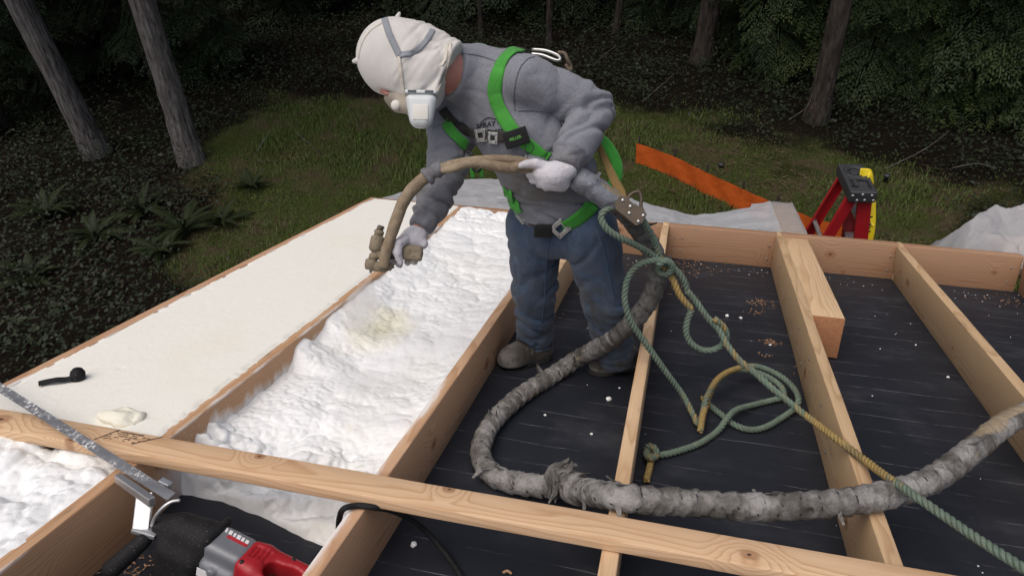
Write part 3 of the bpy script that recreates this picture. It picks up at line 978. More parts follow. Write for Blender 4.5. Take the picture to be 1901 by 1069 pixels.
# --- jeans
def f_jeans(P):
    pel = sd_loft(P, [(J(1034, 366, 3.2), latH, .150, .115), (J(1038, 395, 3.2), latH, .160, .122), (J(1038, 425, 3.24), latH, .148, .12)])
    d = pel
    for s, r in (('R', (.112, .088, .073)), ('L', (.115, .086, .076))):
        h, k, a = K['hip' + s], K['kn' + s], K['ank' + s]
        hh = h + (k - h) * .08
        leg = smin(sd_cap(P, hh, k, r[0], r[1]), sd_cap(P, k, a, r[1], r[2]), .03)
        d = smin(d, leg, .018)
    for s in 'RL':
        a = K['ank' + s]; ax = unit(a - K['kn' + s])
        near = np.linalg.norm(P - a, axis=1) < .14
        d = np.where(near, smax(d, (P - a) @ ax - (-.012 if s == 'R' else .02), .01), d)
    return d
allp = np.array([K[k] for k in ('pel', 'hipL', 'hipR', 'ankL', 'ankR', 'knL', 'knR')])
V, F = surface_nets(f_jeans, allp.min(0) - .2, allp.max(0) + np.array([.2, .2, .13]), .0075)
V = relax(V, F, 3, .5); N = vert_normals(V, F)
disp = .003 * vnoise(V, 12, 31, 2)
for s, sd in (('R', 41), ('L', 44)):
    h, k, a = K['hip' + s], K['kn' + s], K['ank' + s]
    disp += .013 * creases(V, h, k, 10, 5, sd, CAM_RT * .8) * near(V, h, k, .15, .0, 1.1, .3)
    disp += .017 * creases(V, k, a, 17, 5, sd + 1, CAM_RT * -.5) * near(V, k, a, .12, -.25, 1.1, .2)
    t, r, L = limb_t(V, k, a)
    disp += .018 * creases(V, k, a, 26, 6, sd + 2) * np.clip((t - .6) / .25, 0, 1) * (r < .13)
    disp += .004 * creases(V, h, a, 3, 15, sd + 3) * near(V, h, a, .16, .0, 1.1, .2)
jean_V, jean_F = V + N * disp[:, None], F

# --- body underneath: one continuous figure (head, neck, torso, arms, legs)
def f_body(P):
    d = sd_loft(P, [(K['pel'], lat(0), .135, .10), (K['belly'], lat(.3), .14, .10), (K['ribs'], lat(.7), .15, .105), (K['chest'], lat(1), .145, .09)])
    for a, b, r1, r2 in (('shL', 'elL', .05, .04), ('elL', 'wrL', .04, .03), ('shR', 'elR', .05, .04), ('elR', 'wrR', .04, .03),
                         ('hipR', 'knR', .08, .055), ('knR', 'ankR', .055, .04), ('hipL', 'knL', .08, .055), ('knL', 'ankL', .055, .04)):
        d = smin(d, sd_cap(P, K[a], K[b], r1, r2), .03)
    neck = sd_cap(P, H_(800, 122), J(880, 148, 3.03), .080, .084)
    d = smin(d, neck, .02)
    hd = sd_ell(P, H_(742, 112), hC, hF, hE, (.118, .112, .088))
    face = sd_ell(P, H_(762, 150), hC, hF, hE, (.098, .072, .068))
    d = smin(d, smin(hd, face, .03), .02)
    nose = sd_cap(P, H_(722, 172), H_(735, 186), .010, .018)
    brow = sd_cap(P, H_(712, 168, .03), H_(712, 168, -.03), .014, .014)
    d = smin(d, smin(nose, brow, .01), .012)
    for e in (.034, -.034):
        d = smax(d, -sd_ell(P, H_(718, 180, e), hC, hF, hE, (.012, .010, .016)), .01)
        d = smin(d, sd_ell(P, H_(720, 174, e), hC, hF, hE, (.012, .012, .012)), .003)
    return d
allp = np.vstack([np.array(list(K.values())), [H_(650, 30), H_(760, 215)]])
V, F = surface_nets(f_body, allp.min(0) - .13, allp.max(0) + .13, .011)
V = relax(V, F, 1, .4)
person = obj('person', V, F, M['skin'], None, loc=W(unW((K['ankL'] + K['ankR']) / 2)[0] * [1, 1, 0])[0])
tag(person, 'person in white hood, grey sweatshirt and jeans bending over the foam with a spray gun', 'person')

sweat = obj('sweatshirt', sweat_V, sweat_F, M['sweat'], person)
q = np.linalg.norm((sweat_V - J(985, 350, 2.95)) / np.array([.17, .2, .11]), axis=1)
dirt = np.clip(1.3 - q, 0, 1) * .75
t, r, L = limb_t(sweat_V, K['elR'], K['wrR'])
dirt += np.where(r < .12, np.clip(t + .4, 0, 1) * .38, 0)
t, r, L = limb_t(sweat_V, K['elL'], K['wrL'])
dirt += np.where(r < .11, np.clip((t - .82) / .15, 0, 1) * .5, 0)
set_attr(sweat, 'dirt', np.clip(dirt, 0, 1)); set_attr(sweat, 'fleck', np.full(len(sweat_V), .05))
jeans = obj('jeans', jean_V, jean_F, M['denim'], person)
dj = .3 + 1.0 * np.clip(vnoise(jean_V, 6, 51, 3), 0, 1) + .25 * np.clip((3.3 - (jean_V[:, 2])) / .3, 0, 1)
set_attr(jeans, 'dirt', np.clip(dj, 0, 1)); set_attr(jeans, 'fleck', np.clip(.04 + .5 * np.clip(.25 - (jean_V[:, 2] - root_loc(person)[2]), 0, .2) / .2 * .6, 0, 1))

# --- boots
def boot(side, toe, heel, ank):
    toe = np.asarray(toe); heel = np.asarray(heel)
    f = unit(toe - heel); u = MR @ np.array([0, 0, 1.0]); l = np.cross(u, f)
    L = np.linalg.norm(toe - heel)
    m = heel + f * L * .5
    def fn(P):
        d = sd_ell(P, heel + f * L * .74 + u * .045, f, l, u, (L * .27, .058, .058))
        d = smin(d, sd_cap(P, heel + f * L * .2 + u * .055, heel + f * L * .62 + u * .055, .050, .054), .03)
        d = smin(d, sd_cap(P, heel + f * L * .22 + u * .06, ank + f * .0, .052, .062), .04)
        d = smin(d, sd_cap(P, heel + f * L * .55 + u * .07, ank + f * .03, .042, .05), .03)
        d = smax(d, -((P - heel) @ u) + .016, .006)
        return d
    pts = np.array([toe, heel, ank])
    V, F = surface_nets(fn, pts.min(0) - .09, pts.max(0) + .10, .0048)
    V = relax(V, F, 2, .5); N = vert_normals(V, F)
    s = (V - heel) @ f / L
    disp = .003 * vnoise(V, 22, 61, 2) + .004 * np.sin(s * 60 + 3 * vnoise(V, 9, 3)) * np.clip(1 - abs(s - .52) / .16, 0, 1) * np.clip(((V - heel) @ u - .04) / .03, 0, 1)
    V = V + N * disp[:, None]
    b = obj('boot', V, F, M['boot'], person)
    set_attr(b, 'dirt', np.clip(.05 + 1.3 * np.clip(s - .55, 0, 1) + .5 * vnoise(V, 14, 66, 2) + .25 * ((V - heel) @ u < .035), 0, 1))
    set_attr(b, 'fleck', np.full(len(V), .3))
    def fs(P):
        d = np.minimum(sd_ell(P, heel + f * L * .72, f, l, u, (L * .31, .057, .2)), sd_ell(P, heel + f * L * .2, f, l, u, (L * .22, .046, .2)))
        d = smin(d, sd_cap(P, heel + f * L * .2, heel + f * L * .72, .036, .044), .03)
        h = (P - heel) @ u
        return smax(d, np.abs(h - .011) - .011, .004)
    V, F = surface_nets(fs, pts.min(0) - .07, pts.max(0) + np.array([.07, .07, -.02]), .005)
    obj('sole', V, F, M['sole'], b)
    # laces
    P_ = []
    bv = BVHTree.FromPolygons(b.data.vertices and [tuple(np.array(v.co) + root_loc(b)) for v in b.data.vertices], [tuple(p.vertices) for p in b.data.polygons])
    lace = []
    for k in range(4):
        c0 = heel + f * L * (.60 - .07 * k) + u * .2
        row = []
        for e in np.linspace(-.03, .03, 7):
            hit = bv.ray_cast(Vector(c0 + l * e * (1 if k % 2 else -1) + f * e * .3), Vector(-u))
            if hit[0] is not None: row.append(np.array(hit[0]) + u * .003)
        if len(row) > 2: lace.append(tube(np.array(row), .0028, 5))
    if lace:
        v, ff = join(lace); obj('laces', v, ff, M['webblack'], b)
    return b
boot('R', RP(926, 686, .0), RP(1022, 662, .0), K['ankR'] + (K['ankR'] - K['knR']) * -.02)
boot('L', RP(1093, 692, .0), RP(1181, 680, .0), K['ankL'] + (K['ankL'] - K['knL']) * -.02)

# --- hood
def f_hood(P, off=0.0):
    cr = sd_ell(P, H_(736, 107), hC, hF, hE, (.141, .136, .108))
    jaw = sd_ell(P, H_(770, 150), hC, hF, hE, (.125, .092, .088))
    nk = sd_loft(P, [(H_(770, 112), hF, .125, .095), (H_(806, 122), hF, .106, .092), (H_(842, 134), hF, .098, .092)])
    d = smin(cr, jaw, .05); d = smin(d, nk, .03)
    bib = sd_cap(P, H_(812, 168, .03), H_(826, 184, .03), .035, .022)
    return smin(d, bib, .04)
def f_hood_cut(P):
    d = f_hood(P)
    # flat end at the neck
    cn = unit(H_(880, 152) - H_(800, 118))
    d = smax(d, (P - H_(836, 133)) @ cn, .008)
    # face opening
    op = sd_ell(P, H_(718, 196), hC, hF, hE, (.062, .046, .085))
    d = smax(d, -op, .010)
    return d
pts = np.array([H_(640, 20), H_(860, 230)])
V, F = surface_nets(f_hood_cut, pts.min(0) - .2, pts.max(0) + .2, .0055)
V = relax(V, F, 3, .5); N = vert_normals(V, F)
s = (V - H_(736, 107)) @ hC; fz = (V - H_(736, 107)) @ hF
fold = .009 * creases(V, H_(800, 118), H_(842, 134), 26, 5, 71, hF * .3) * np.clip((-s - .02) / .06, 0, 1)
fold += .005 * creases(V, H_(760, 60), H_(780, 170), 12, 5, 77) * np.clip((-s - .01) / .07, 0, 1)
fold += .005 * noise_dir(V, H_(790, 70), H_(800, 180), 6, 22, 72) * np.clip((-s) / .05, 0, 1) + .0022 * vnoise(V, 12, 73, 2)
hemr = .006 * np.exp(-(((V - H_(836, 133)) @ unit(H_(880, 152) - H_(800, 118)) + .008) / .006) ** 2)
V = V + N * (fold + hemr)[:, None]
hood = obj('hood', V, F, M['sock'], person)
set_attr(hood, 'dirt', np.zeros(len(V))); set_attr(hood, 'fleck', np.zeros(len(V)))
hood_bvh = BVHTree.FromPolygons(V.tolist(), F.tolist())

def snap_on(bvhs, px, py, lift=0.004):
    d = Vector(unit(_dir(px, py))); best = None
    for b in bvhs:
        h = b.ray_cast(Vector(CAM_POS), d)
        if h[0] is not None and (best is None or h[3] < best[3]): best = h
    if best is None: return None
    n = np.array(best[1]); n = n if n @ np.array(d) < 0 else -n
    return np.array(best[0]) + n * lift, n
def snap_path(bvhs, pts, lift=0.004, step=.012, sm=3):
    pp = catmull(np.array([p + (0,) for p in pts]), 14)
    P_, Nn = [], []
    for x, y, _ in pp:
        h = snap_on(bvhs, x, y, lift)
        if h: P_.append(h[0]); Nn.append(h[1])
    P_ = np.array(P_); Nn = np.array(Nn)
    for _ in range(sm):
        P_[1:-1] = (P_[:-2] + 2 * P_[1:-1] + P_[2:]) / 4; Nn[1:-1] = (Nn[:-2] + 2 * Nn[1:-1] + Nn[2:]) / 4
    R_, t = resample(np.c_[P_, Nn], step)
    nn = R_[:, 3:]; nn /= np.linalg.norm(nn, axis=1)[:, None]
    return R_[:, :3], nn
# seam knots where the hood was sewn
def tuft(px, py, dx_, dy_, e=0.0, r=.012):
    a = H_(px, py, e); b = H_(px + dx_, py + dy_, e)
    m = (a + b) / 2 + hE * .004
    v, f = tube(catmull([a, m, b], 5), np.linspace(r, r * .35, 11), 8)
    o = obj('seam_point', v, f, M['sock'], hood)
tuft(736, 40, 6, -16, .02, .013); tuft(674, 112, -19, 3, .03, .017); tuft(814, 82, 11, -17, .03, .008)
# head straps
M['strap'] = fabric('grey_elastic', (0.26, 0.28, 0.30), heather=.2)
M['strapw'] = fabric('cream_elastic', (0.62, 0.58, 0.5), heather=.1)
for pts, w, m in (([(714, 36), (722, 62), (734, 88), (742, 104)], .022, 'strap'), ([(742, 104), (765, 98), (785, 84), (798, 66), (803, 57)], .020, 'strap')):
    p, n = snap_path([hood_bvh], pts, .003); v, f = ribbon(p, n, w, .002); o = obj('head_strap', v, f, M[m], hood)
for pts in ([(741, 106), (744, 135), (748, 165), (752, 184)], [(836, 82), (834, 110), (820, 150), (806, 182)], [(830, 84), (828, 108), (822, 122)]):
    p, n = snap_path([hood_bvh], pts, .003); v, f = ribbon(p, n, .012, .002); o = obj('mask_strap', v, f, M['strapw'], hood)

p, n = snap_path([hood_bvh], [(666, 108), (672, 82), (688, 58), (712, 42)], .0008, .008, 3); v, f = ribbon(p, n, .005, .002); o = obj('seam', v, f, M['strapw'], hood)
set_attr(o, 'dirt', np.zeros(len(v))); set_attr(o, 'fleck', np.zeros(len(v)))
# --- respirator
def plastic(name, col, rough=.4, trans=0.0, var=.05):
    t = NT(name); c = t.coord()
    t.set(color=t.mix(t.noise(c, 8, 4), tuple(v * (1 - var) for v in col), col), rough=rough, spec=.4)
    return t.m
M['maskgrey'] = plastic('grey_rubber', (0.30, 0.265, 0.215), .55)
M['filter'] = plastic('white_filter', (0.60, 0.63, 0.63), .3)
M['filterpad'] = plastic('cream_filter_pad', (0.66, 0.65, 0.59), .6)
M['darklabel'] = plastic('dark_label', (0.06, 0.07, 0.08), .5)
resp = empty('respirator', H_(750, 190), None, None); resp.parent = person; resp.location = Vector((H_(750, 190) - root_loc(person)).tolist())
def f_mask(P):
    d = sd_ell(P, H_(748, 186), hC, hF, hE, (.062, .040, .060))
    d = smin(d, sd_cap(P, H_(722, 183), H_(738, 196), .012, .022), .02)
    d = smin(d, sd_cap(P, H_(745, 196, .05), H_(770, 200, .075), .025, .028), .02)
    d = smin(d, sd_cap(P, H_(745, 196, -.05), H_(770, 200, -.075), .025, .028), .02)
    return d
V, F = surface_nets(f_mask, H_(742, 190) - .16, H_(742, 190) + .16, .0055); V = relax(V, F, 2)
obj('facepiece', V, F, M['maskgrey'], resp)
v, f = lathe([(0, .016), (.7, .017), (1, .012)], H_(737, 196, .062), H_(733, 195, .082), 16); obj('valve', v, f, M['filterpad'], resp)
def cartridge(e, sgn):
    # rounded trapezoid pod, wide at the top
    X_ = unit(hC * 1.0 + hF * .18); X_ = -CAM_RT * 1.0 + CAM_UP * .02; X_ = unit(X_); Z_ = hE * sgn; Y_ = unit(-CAM_UP - CAM_RT * .02)
    c = H_(782, 207, e) if sgn > 0 else H_(772, 190, e)
    def fn(P):
        q = P - c; x = q @ X_; y = q @ Y_; z = q @ Z_
        w = .057 - (y + .06) * .20
        return sd_r(np.abs(x) - w, np.abs(y) - .056, np.abs(z) - .028, .025)
    def sd_r(a, b, d, r):
        D = np.stack([a + r, b + r, d + r], 1)
        return np.linalg.norm(np.maximum(D, 0), axis=1) + np.minimum(D.max(1), 0) - r
    V, F = surface_nets(fn, c - .11, c + .11, .004); V = relax(V, F, 1)
    o = obj('filter_cartridge', V, F, M['filter'], resp)
    if sgn > 0:
        v, f = bevel_box(.050, .050, .006, .0028); v = frame_to(v, c + Z_ * .0265 + Y_ * .010 - X_ * .002, X_, Y_, Z_); obj('filter_pad', v, f, M['filterpad'], o)
        v, f = bevel_box(.105, .012, .05, .004); v = frame_to(v, c - Y_ * .059, X_, Y_, Z_); obj('retainer_ring', v, f, M['filter'], o)
        for s_ in (-1, 1):
            v, f = bevel_box(.028, .008, .002, .0008); v = frame_to(v, c - Y_ * .059 + Z_ * .0255 + X_ * s_ * .028, X_, Y_, Z_); obj('label_strip', v, f, M['darklabel'], o)
    return o
cartridge(.112, 1); cartridge(-.10, -1)
# ------------------------------------------------------------------ gloves
def glove(name_chains, palm, lo, hi, res, dirt_c):
    def fn(P):
        d = None
        for a, b, ra, rb in palm:
            q = sd_cap(P, a, b, ra, rb); d = q if d is None else smin(d, q, .02)
        for ch in name_chains:
            c = None
            for (a, ra), (b, rb) in zip(ch[:-1], ch[1:]):
                q = sd_cap(P, a, b, ra, rb); c = q if c is None else smin(c, q, .005)
            d = smin(d, c, .006)
        return d
    V, F = surface_nets(fn, lo, hi, res); V = relax(V, F, 1, .4); N = vert_normals(V, F)
    V = V + N * (.0016 * vnoise(V, 45, 81, 2) + .0012 * vnoise(V, 90, 82, 1))[:, None]
    g = obj('glove', V, F, M['glove'], person)
    set_attr(g, 'dirt', np.clip(1.1 - np.linalg.norm(V - dirt_c, axis=1) / .05, 0, 1)); set_attr(g, 'fleck', np.zeros(len(V)))
    return g
c = lambda *p: [(J(x, y, d), r) for x, y, d, r in p]
palmR = [(J(778, 432, 2.985), J(766, 441, 2.975), .034, .034), (J(766, 441, 2.975), J(750, 450, 2.975), .036, .028),
         (J(772, 444, 2.97), J(786, 453, 2.96), .03, .018), (J(752, 450, 3.01), J(776, 456, 3.02), .024, .024)]
chR = [c((752, 444, 2.93, .019), (740, 452, 2.905, .017), (737, 468, 2.90, .0155), (743, 486, 2.915, .0125)),     # thumb
       c((742, 452, 3.02, .014), (732, 468, 3.06, .0125), (727, 480, 3.03, .012), (730, 487, 2.99, .0115)),
       c((750, 455, 3.03, .014), (744, 474, 3.07, .0125), (740, 490, 3.03, .012), (742, 492, 2.98, .0115)),
       c((762, 456, 3.03, .014), (758, 474, 3.07, .0125), (757, 487, 3.02, .012), (757, 483, 2.955, .0115)),
       c((774, 457, 3.03, .013), (770, 474, 3.06, .0118), (769, 486, 3.01, .011), (769, 484, 2.955, .0108))]
glove(chR, palmR, J(757, 460, 2.98) - .14, J(757, 460, 2.98) + .14, .0034, J(760, 486, 2.95))
palmL = [(J(1052, 314, 2.79), J(1030, 326, 2.79), .038, .044), (J(1034, 322, 2.80), J(1006, 322, 2.80), .040, .030), (J(1042, 342, 2.81), J(1014, 340, 2.81), .026, .024)]
chL = [c((1018, 312, 2.79, .02), (996, 304, 2.775, .0165), (976, 305, 2.78, .013), (968, 308, 2.79, .0115)),       # thumb lies along the hose
       c((1004, 328, 2.82, .016), (984, 324, 2.85, .014), (978, 310, 2.88, .012), (982, 298, 2.88, .011)),
       c((1008, 336, 2.83, .016), (990, 334, 2.86, .014), (986, 318, 2.90, .012), (990, 304, 2.90, .011)),
       c((1016, 342, 2.83, .016), (1002, 342, 2.87, .013), (998, 326, 2.91, .012), (1002, 310, 2.91, .011)),
       c((1026, 346, 2.83, .015), (1014, 348, 2.87, .012), (1010, 334, 2.91, .011), (1014, 318, 2.91, .010))]
glove(chL, palmL, J(1012, 325, 2.83) - .15, J(1012, 325, 2.83) + .15, .0036, J(975, 312, 2.8))

# ------------------------------------------------------------------ safety harness worn over the clothes
sw_bvh = BVHTree.FromPolygons(sweat_V.tolist(), sweat_F.tolist())
jn_bvh = BVHTree.FromPolygons(jean_V.tolist(), jean_F.tolist())
harness = empty('harness', (0, 0, 0)); harness.parent = person
harness.location = Vector((K['chest'] - root_loc(person)).tolist())
def strap(pts, w, mat='web', lift=.006, bv=(sw_bvh,), name='strap', thick=.0035):
    p, n = snap_path(list(bv), pts, lift, .012, 6)
    v, f = ribbon(p, n, w, thick)
    o = obj(name, v, f, M[mat], harness)
    set_attr(o, 'dirt', .25 * np.ones(len(v))); set_attr(o, 'fleck', np.zeros(len(v)))
    return o
def near_strap(pts, w, mat='web', lift=.006, name='strap', bv=None, thick=.0035):
    bv = bv or sw_bvh
    P_, Nn = [], []
    for q in catmull(pts, 10):
        h = bv.find_nearest(Vector(q)); n = np.array(h[1]); P_.append(np.array(h[0]) + n * lift); Nn.append(n)
    P_ = np.array(P_); Nn = np.array(Nn)
    for _ in range(5):
        P_[1:-1] = (P_[:-2] + 2 * P_[1:-1] + P_[2:]) / 4; Nn[1:-1] = (Nn[:-2] + 2 * Nn[1:-1] + Nn[2:]) / 4
    R_, t = resample(np.c_[P_, Nn], .012); nn = R_[:, 3:]; nn /= np.linalg.norm(nn, axis=1)[:, None]
    v, f = ribbon(R_[:, :3], nn, w, thick)
    o = obj(name, v, f, M[mat], harness); set_attr(o, 'dirt', .25 * np.ones(len(v))); set_attr(o, 'fleck', np.zeros(len(v)))
    return o
strap([(972, 92), (950, 99), (934, 116), (924, 142), (919, 168), (924, 192), (936, 218), (950, 240), (962, 256)], .052)
strap([(972, 262), (990, 276), (1006, 289), (1018, 296)], .046)
strap([(826, 226), (838, 245), (850, 258), (864, 270)], .040)
strap([(822, 205), (838, 224), (862, 240), (884, 248), (905, 251)], .034, 'webblack')
strap([(908, 250), (930, 254), (955, 254)], .038, 'webblack', lift=.009)
near_strap([J(855, 95, 3.07), J(890, 84, 3.06), J(930, 80, 3.06), J(962, 88, 3.05), J(985, 100, 3.03)], .045)
near_strap([J(925, 78, 3.06), J(945, 84, 3.0), J(966, 98, 2.94), J(984, 104, 2.95)], .026, 'webblack', .011)
near_strap([J(962, 84, 3.08), J(985, 92, 3.08), J(1000, 104, 3.06)], .045)
# steel D-ring and hook on the upper back
ringc = J(1020, 104, 3.0)
p = np.array([J(988, 92, 3.02), J(1012, 94, 3.0), J(1034, 102, 2.99), J(1040, 110, 2.99), J(1032, 112, 2.99), J(1008, 103, 3.0), J(986, 100, 3.01)])
v, f = tube(catmull(p, 6), .0052, 8); obj('d_ring', v, f, M['buckle'], harness)
M['oldsteel'] = simple('weathered_steel', (0.105, 0.08, 0.055), .55, .3, var=.4, scale=40, bump=.3)
p = np.array([J(1036, 98, 3.0), J(1048, 100, 2.99), J(1054, 112, 2.99), J(1060, 124, 3.0), J(1058, 132, 3.0), J(1050, 120, 3.0)])
v, f = tube(catmull(p, 5), .008, 8); obj('snap_hook', v, f, M['oldsteel'], harness)

def buckle(px, py, du, dv, w, h, bv, lift=.012, hole=(.5, .42), hx=0.0, name='buckle'):
    """pressed-steel frame; du: pixel direction of its long side"""
    a, n = snap_on(bv, px, py, lift)
    b, _ = snap_on(bv, px + du * 8, py + dv * 8, lift)
    u = unit((b - a) - n * ((b - a) @ n)); v_ = np.cross(n, u)
    w2, h2 = w / 2, h / 2
    parts = []
    iw, ih = w2 * hole[0], h2 * hole[1]
    cx_ = hx * w
    def bx(x0, x1, y0, y1, z=.004):
        vv, ff = bevel_box(x1 - x0, y1 - y0, z, .0014); vv = vv + np.array([(x0 + x1) / 2, (y0 + y1) / 2, 0]); parts.append((frame_to(vv, a, u, v_, n), ff))
    bx(-w2, cx_ - iw, -h2, h2); bx(cx_ + iw, w2, -h2, h2); bx(cx_ - iw, cx_ + iw, ih, h2); bx(cx_ - iw, cx_ + iw, -h2, -ih)
    V_, F_ = join(parts); o = obj(name, V_, F_, M['buckle'], harness)
    for sx in (-.8, .8):
        for sy in (-.6, .6):
            vv, ff = lathe([(0, .0028), (1, .002)], a + u * w2 * sx + v_ * h2 * sy + n * .001, a + u * w2 * sx + v_ * h2 * sy + n * .0045, 8); obj('rivet', vv, ff, M['oldsteel'], o)
    return o
buckle(897, 250, 1, .12, .050, .046, [sw_bvh], .015)
buckle(919, 256, 1, .12, .042, .042, [sw_bvh], .014)
# black keeper pad with maker's mark
a, n = snap_on([sw_bvh], 960, 255, .018); b, _ = snap_on([sw_bvh], 972, 251, .018)
u = unit((b - a) - n * ((b - a) @ n)); v_ = np.cross(n, u)
vv, ff = bevel_box(.088, .058, .016, .005); pad = obj('keeper_pad', frame_to(vv, a, u, v_, n), ff, M['webblack'], harness)
set_attr(pad, 'dirt', np.zeros(len(vv))); set_attr(pad, 'fleck', np.zeros(len(vv)))

def text_mesh(body, size=1.0, bold=0.0):
    cu = bpy.data.curves.new('lettering', 'FONT'); cu.body = body; cu.size = size; cu.offset = bold; cu.resolution_u = 3
    ob = bpy.data.objects.new('lettering', cu); COL.objects.link(ob)
    dg = bpy.context.evaluated_depsgraph_get()
    me = bpy.data.meshes.new_from_object(ob.evaluated_get(dg))
    v = np.array([x.co[:] for x in me.vertices]); f = [tuple(p.vertices) for p in me.polygons]
    bpy.data.objects.remove(ob); bpy.data.curves.remove(cu); bpy.data.meshes.remove(me)
    return v, f
M['printblack'] = simple('black_print', (0.02, 0.02, 0.024), .8)
M['printgreen'] = simple('green_print', (0.09, 0.30, 0.05), .7)
def flat_text(body, origin, u, v_, n, size, mat, parent, name='lettering', bold=0.0, center=True, lift=.0015):
    t, f = text_mesh(body, size, bold)
    if center: t[:, :2] -= (t[:, :2].max(0) + t[:, :2].min(0)) / 2
    k = len(t); V_ = np.vstack([frame_to(t, np.asarray(origin) + np.asarray(n) * lift, u, v_, n), frame_to(t, np.asarray(origin) + np.asarray(n) * (lift - .0012), u, v_, n)])
    F_ = list(f) + [tuple(i + k for i in q[::-1]) for q in f]
    return obj(name, V_, F_, mat, parent, False)
flat_text('MILLER', a + n * .008, u, v_, n, .014, M['printgreen'], pad, bold=.0004)
# chest print on the sweatshirt
def snap_text(body, o_px, u_px, v_px, size, bold=0.0):
    t, f = text_mesh(body, size, bold)
    V_ = []
    for x, y, _ in t:
        h = snap_on([sw_bvh], o_px[0] + u_px[0] * x + v_px[0] * y, o_px[1] + u_px[1] * x + v_px[1] * y, .0032)
        V_.append(h[0])
    o = obj('print', np.array(V_), f, M['printblack'], sweat, False)
snap_text('SPRAY', (885, 239), (1, -.17), (.05, -1), 12.5, .35)
snap_text('O', (923, 232), (1, -.17), (.05, -1), 16, .3)
for q in range(5):
    p, n = snap_path([sw_bvh], [(916 + q * 5, 244 - q), (917.5 + q * 5, 243 - q), (919 + q * 5, 243.5 - q)], .003, .003, 0); v, f = ribbon(p, n, .006, .001); obj('print', v, f, M['printblack'], sweat, False)
p, n = snap_path([sw_bvh], [(893, 227), (897, 225), (906, 219), (920, 221), (936, 224)], .003, .006, 1)
v, f = ribbon(p, n, .003, .001); obj('print', v, f, M['printblack'], sweat, False)
# leg straps
both = (sw_bvh, jn_bvh)
strap([(1046, 418), (1068, 406), (1088, 390), (1104, 372), (1112, 358)], .060, bv=both, lift=.012)
strap([(944, 352), (950, 366), (958, 380), (968, 392)], .044, bv=both, lift=.010)
buckle(1041, 421, .75, -.55, .062, .060, [jn_bvh], .018)
buckle(974, 400, .65, .6, .056, .046, [jn_bvh], .016)
strap([(984, 408), (1002, 416), (1022, 420)], .034, 'webblack', bv=(jn_bvh,), lift=.008)
a, n = snap_on([jn_bvh], 1014, 424, .022)
vv, ff = bevel_box(.07, .05, .03, .008); o = obj('belt_pouch', frame_to(vv, a, unit(CAM_RT), unit(np.cross(n, CAM_RT)), n), ff, M['webblack'], harness); set_attr(o, 'dirt', np.zeros(len(vv))); set_attr(o, 'fleck', np.zeros(len(vv)))
# slack strap loop behind the hip
p = catmull([J(1108, 258, 3.05), J(1124, 268, 3.10), J(1140, 292, 3.12), J(1146, 316, 3.12), J(1138, 342, 3.12), J(1122, 360, 3.10)], 8)
v, f = ribbon(p, np.tile(unit(-CAM_FW + CAM_RT * .5), (len(p), 1)), .05, .0035); o = obj('strap', v, f, M['web'], harness); set_attr(o, 'dirt', np.zeros(len(v))); set_attr(o, 'fleck', np.zeros(len(v)))
# spring clips hanging at the right side of the chest
M['blacksteel'] = simple('black_steel', (0.03, 0.03, 0.03), .4, .6)
for i, (x, y) in enumerate([(868, 288), (884, 302)]):
    v, f = tube(catmull([J(x - 6, y - 8, 2.95), J(x + 6, y - 4, 2.94), J(x + 9, y + 8, 2.94), J(x, y + 16, 2.94), J(x - 8, y + 6, 2.94), J(x - 6, y - 8, 2.95)], 5), .005, 7)
    obj('spring_clip', v, f, M['blacksteel'], harness)
for x in (876, 892):
    p = catmull([J(x, 300, 2.95), J(x + 1, 318, 2.95), J(x + 3, 330, 2.96)], 5); v, f = ribbon(p, np.tile(-CAM_FW, (len(p), 1)), .016, .002)
    o = obj('strap', v, f, M['web'], harness); set_attr(o, 'dirt', .6 * np.ones(len(v))); set_attr(o, 'fleck', np.zeros(len(v)))
# pull ring cord
v, f = tube(catmull([J(975, 262, 2.84), J(986, 264, 2.83), J(991, 274, 2.83), J(984, 284, 2.83), J(975, 280, 2.83), J(976, 270, 2.83)], 6), .0016, 6); obj('cord_loop', v, f, M['webblack'], harness)
# seams on the sweatshirt
M['seam'] = fabric('grey_seam', (0.14, 0.15, 0.175))
for pts in ([(956, 206), (954, 180), (958, 150), (966, 126), (980, 110), (992, 106)], [(858, 100), (890, 104), (926, 116)], [(1046, 232), (1030, 214), (1010, 206), (985, 205), (962, 206)]):
    p, n = snap_path([sw_bvh], pts, .0012, .012, 4); v, f = ribbon(p, n, .004, .0015); o = obj('seam', v, f, M['seam'], sweat); set_attr(o, 'dirt', np.zeros(len(v))); set_attr(o, 'fleck', np.zeros(len(v)))
for pts in ([(1108, 425), (1122, 470), (1132, 520), (1140, 560)], [(1020, 440), (1014, 490), (1012, 540), (1006, 600)]):
    p, n = snap_path([jn_bvh], pts, .001, .012, 4); v, f = ribbon(p, n, .006, .002); o = obj('seam', v, f, M['denim'], jeans); set_attr(o, 'dirt', np.zeros(len(v))); set_attr(o, 'fleck', np.zeros(len(v)))

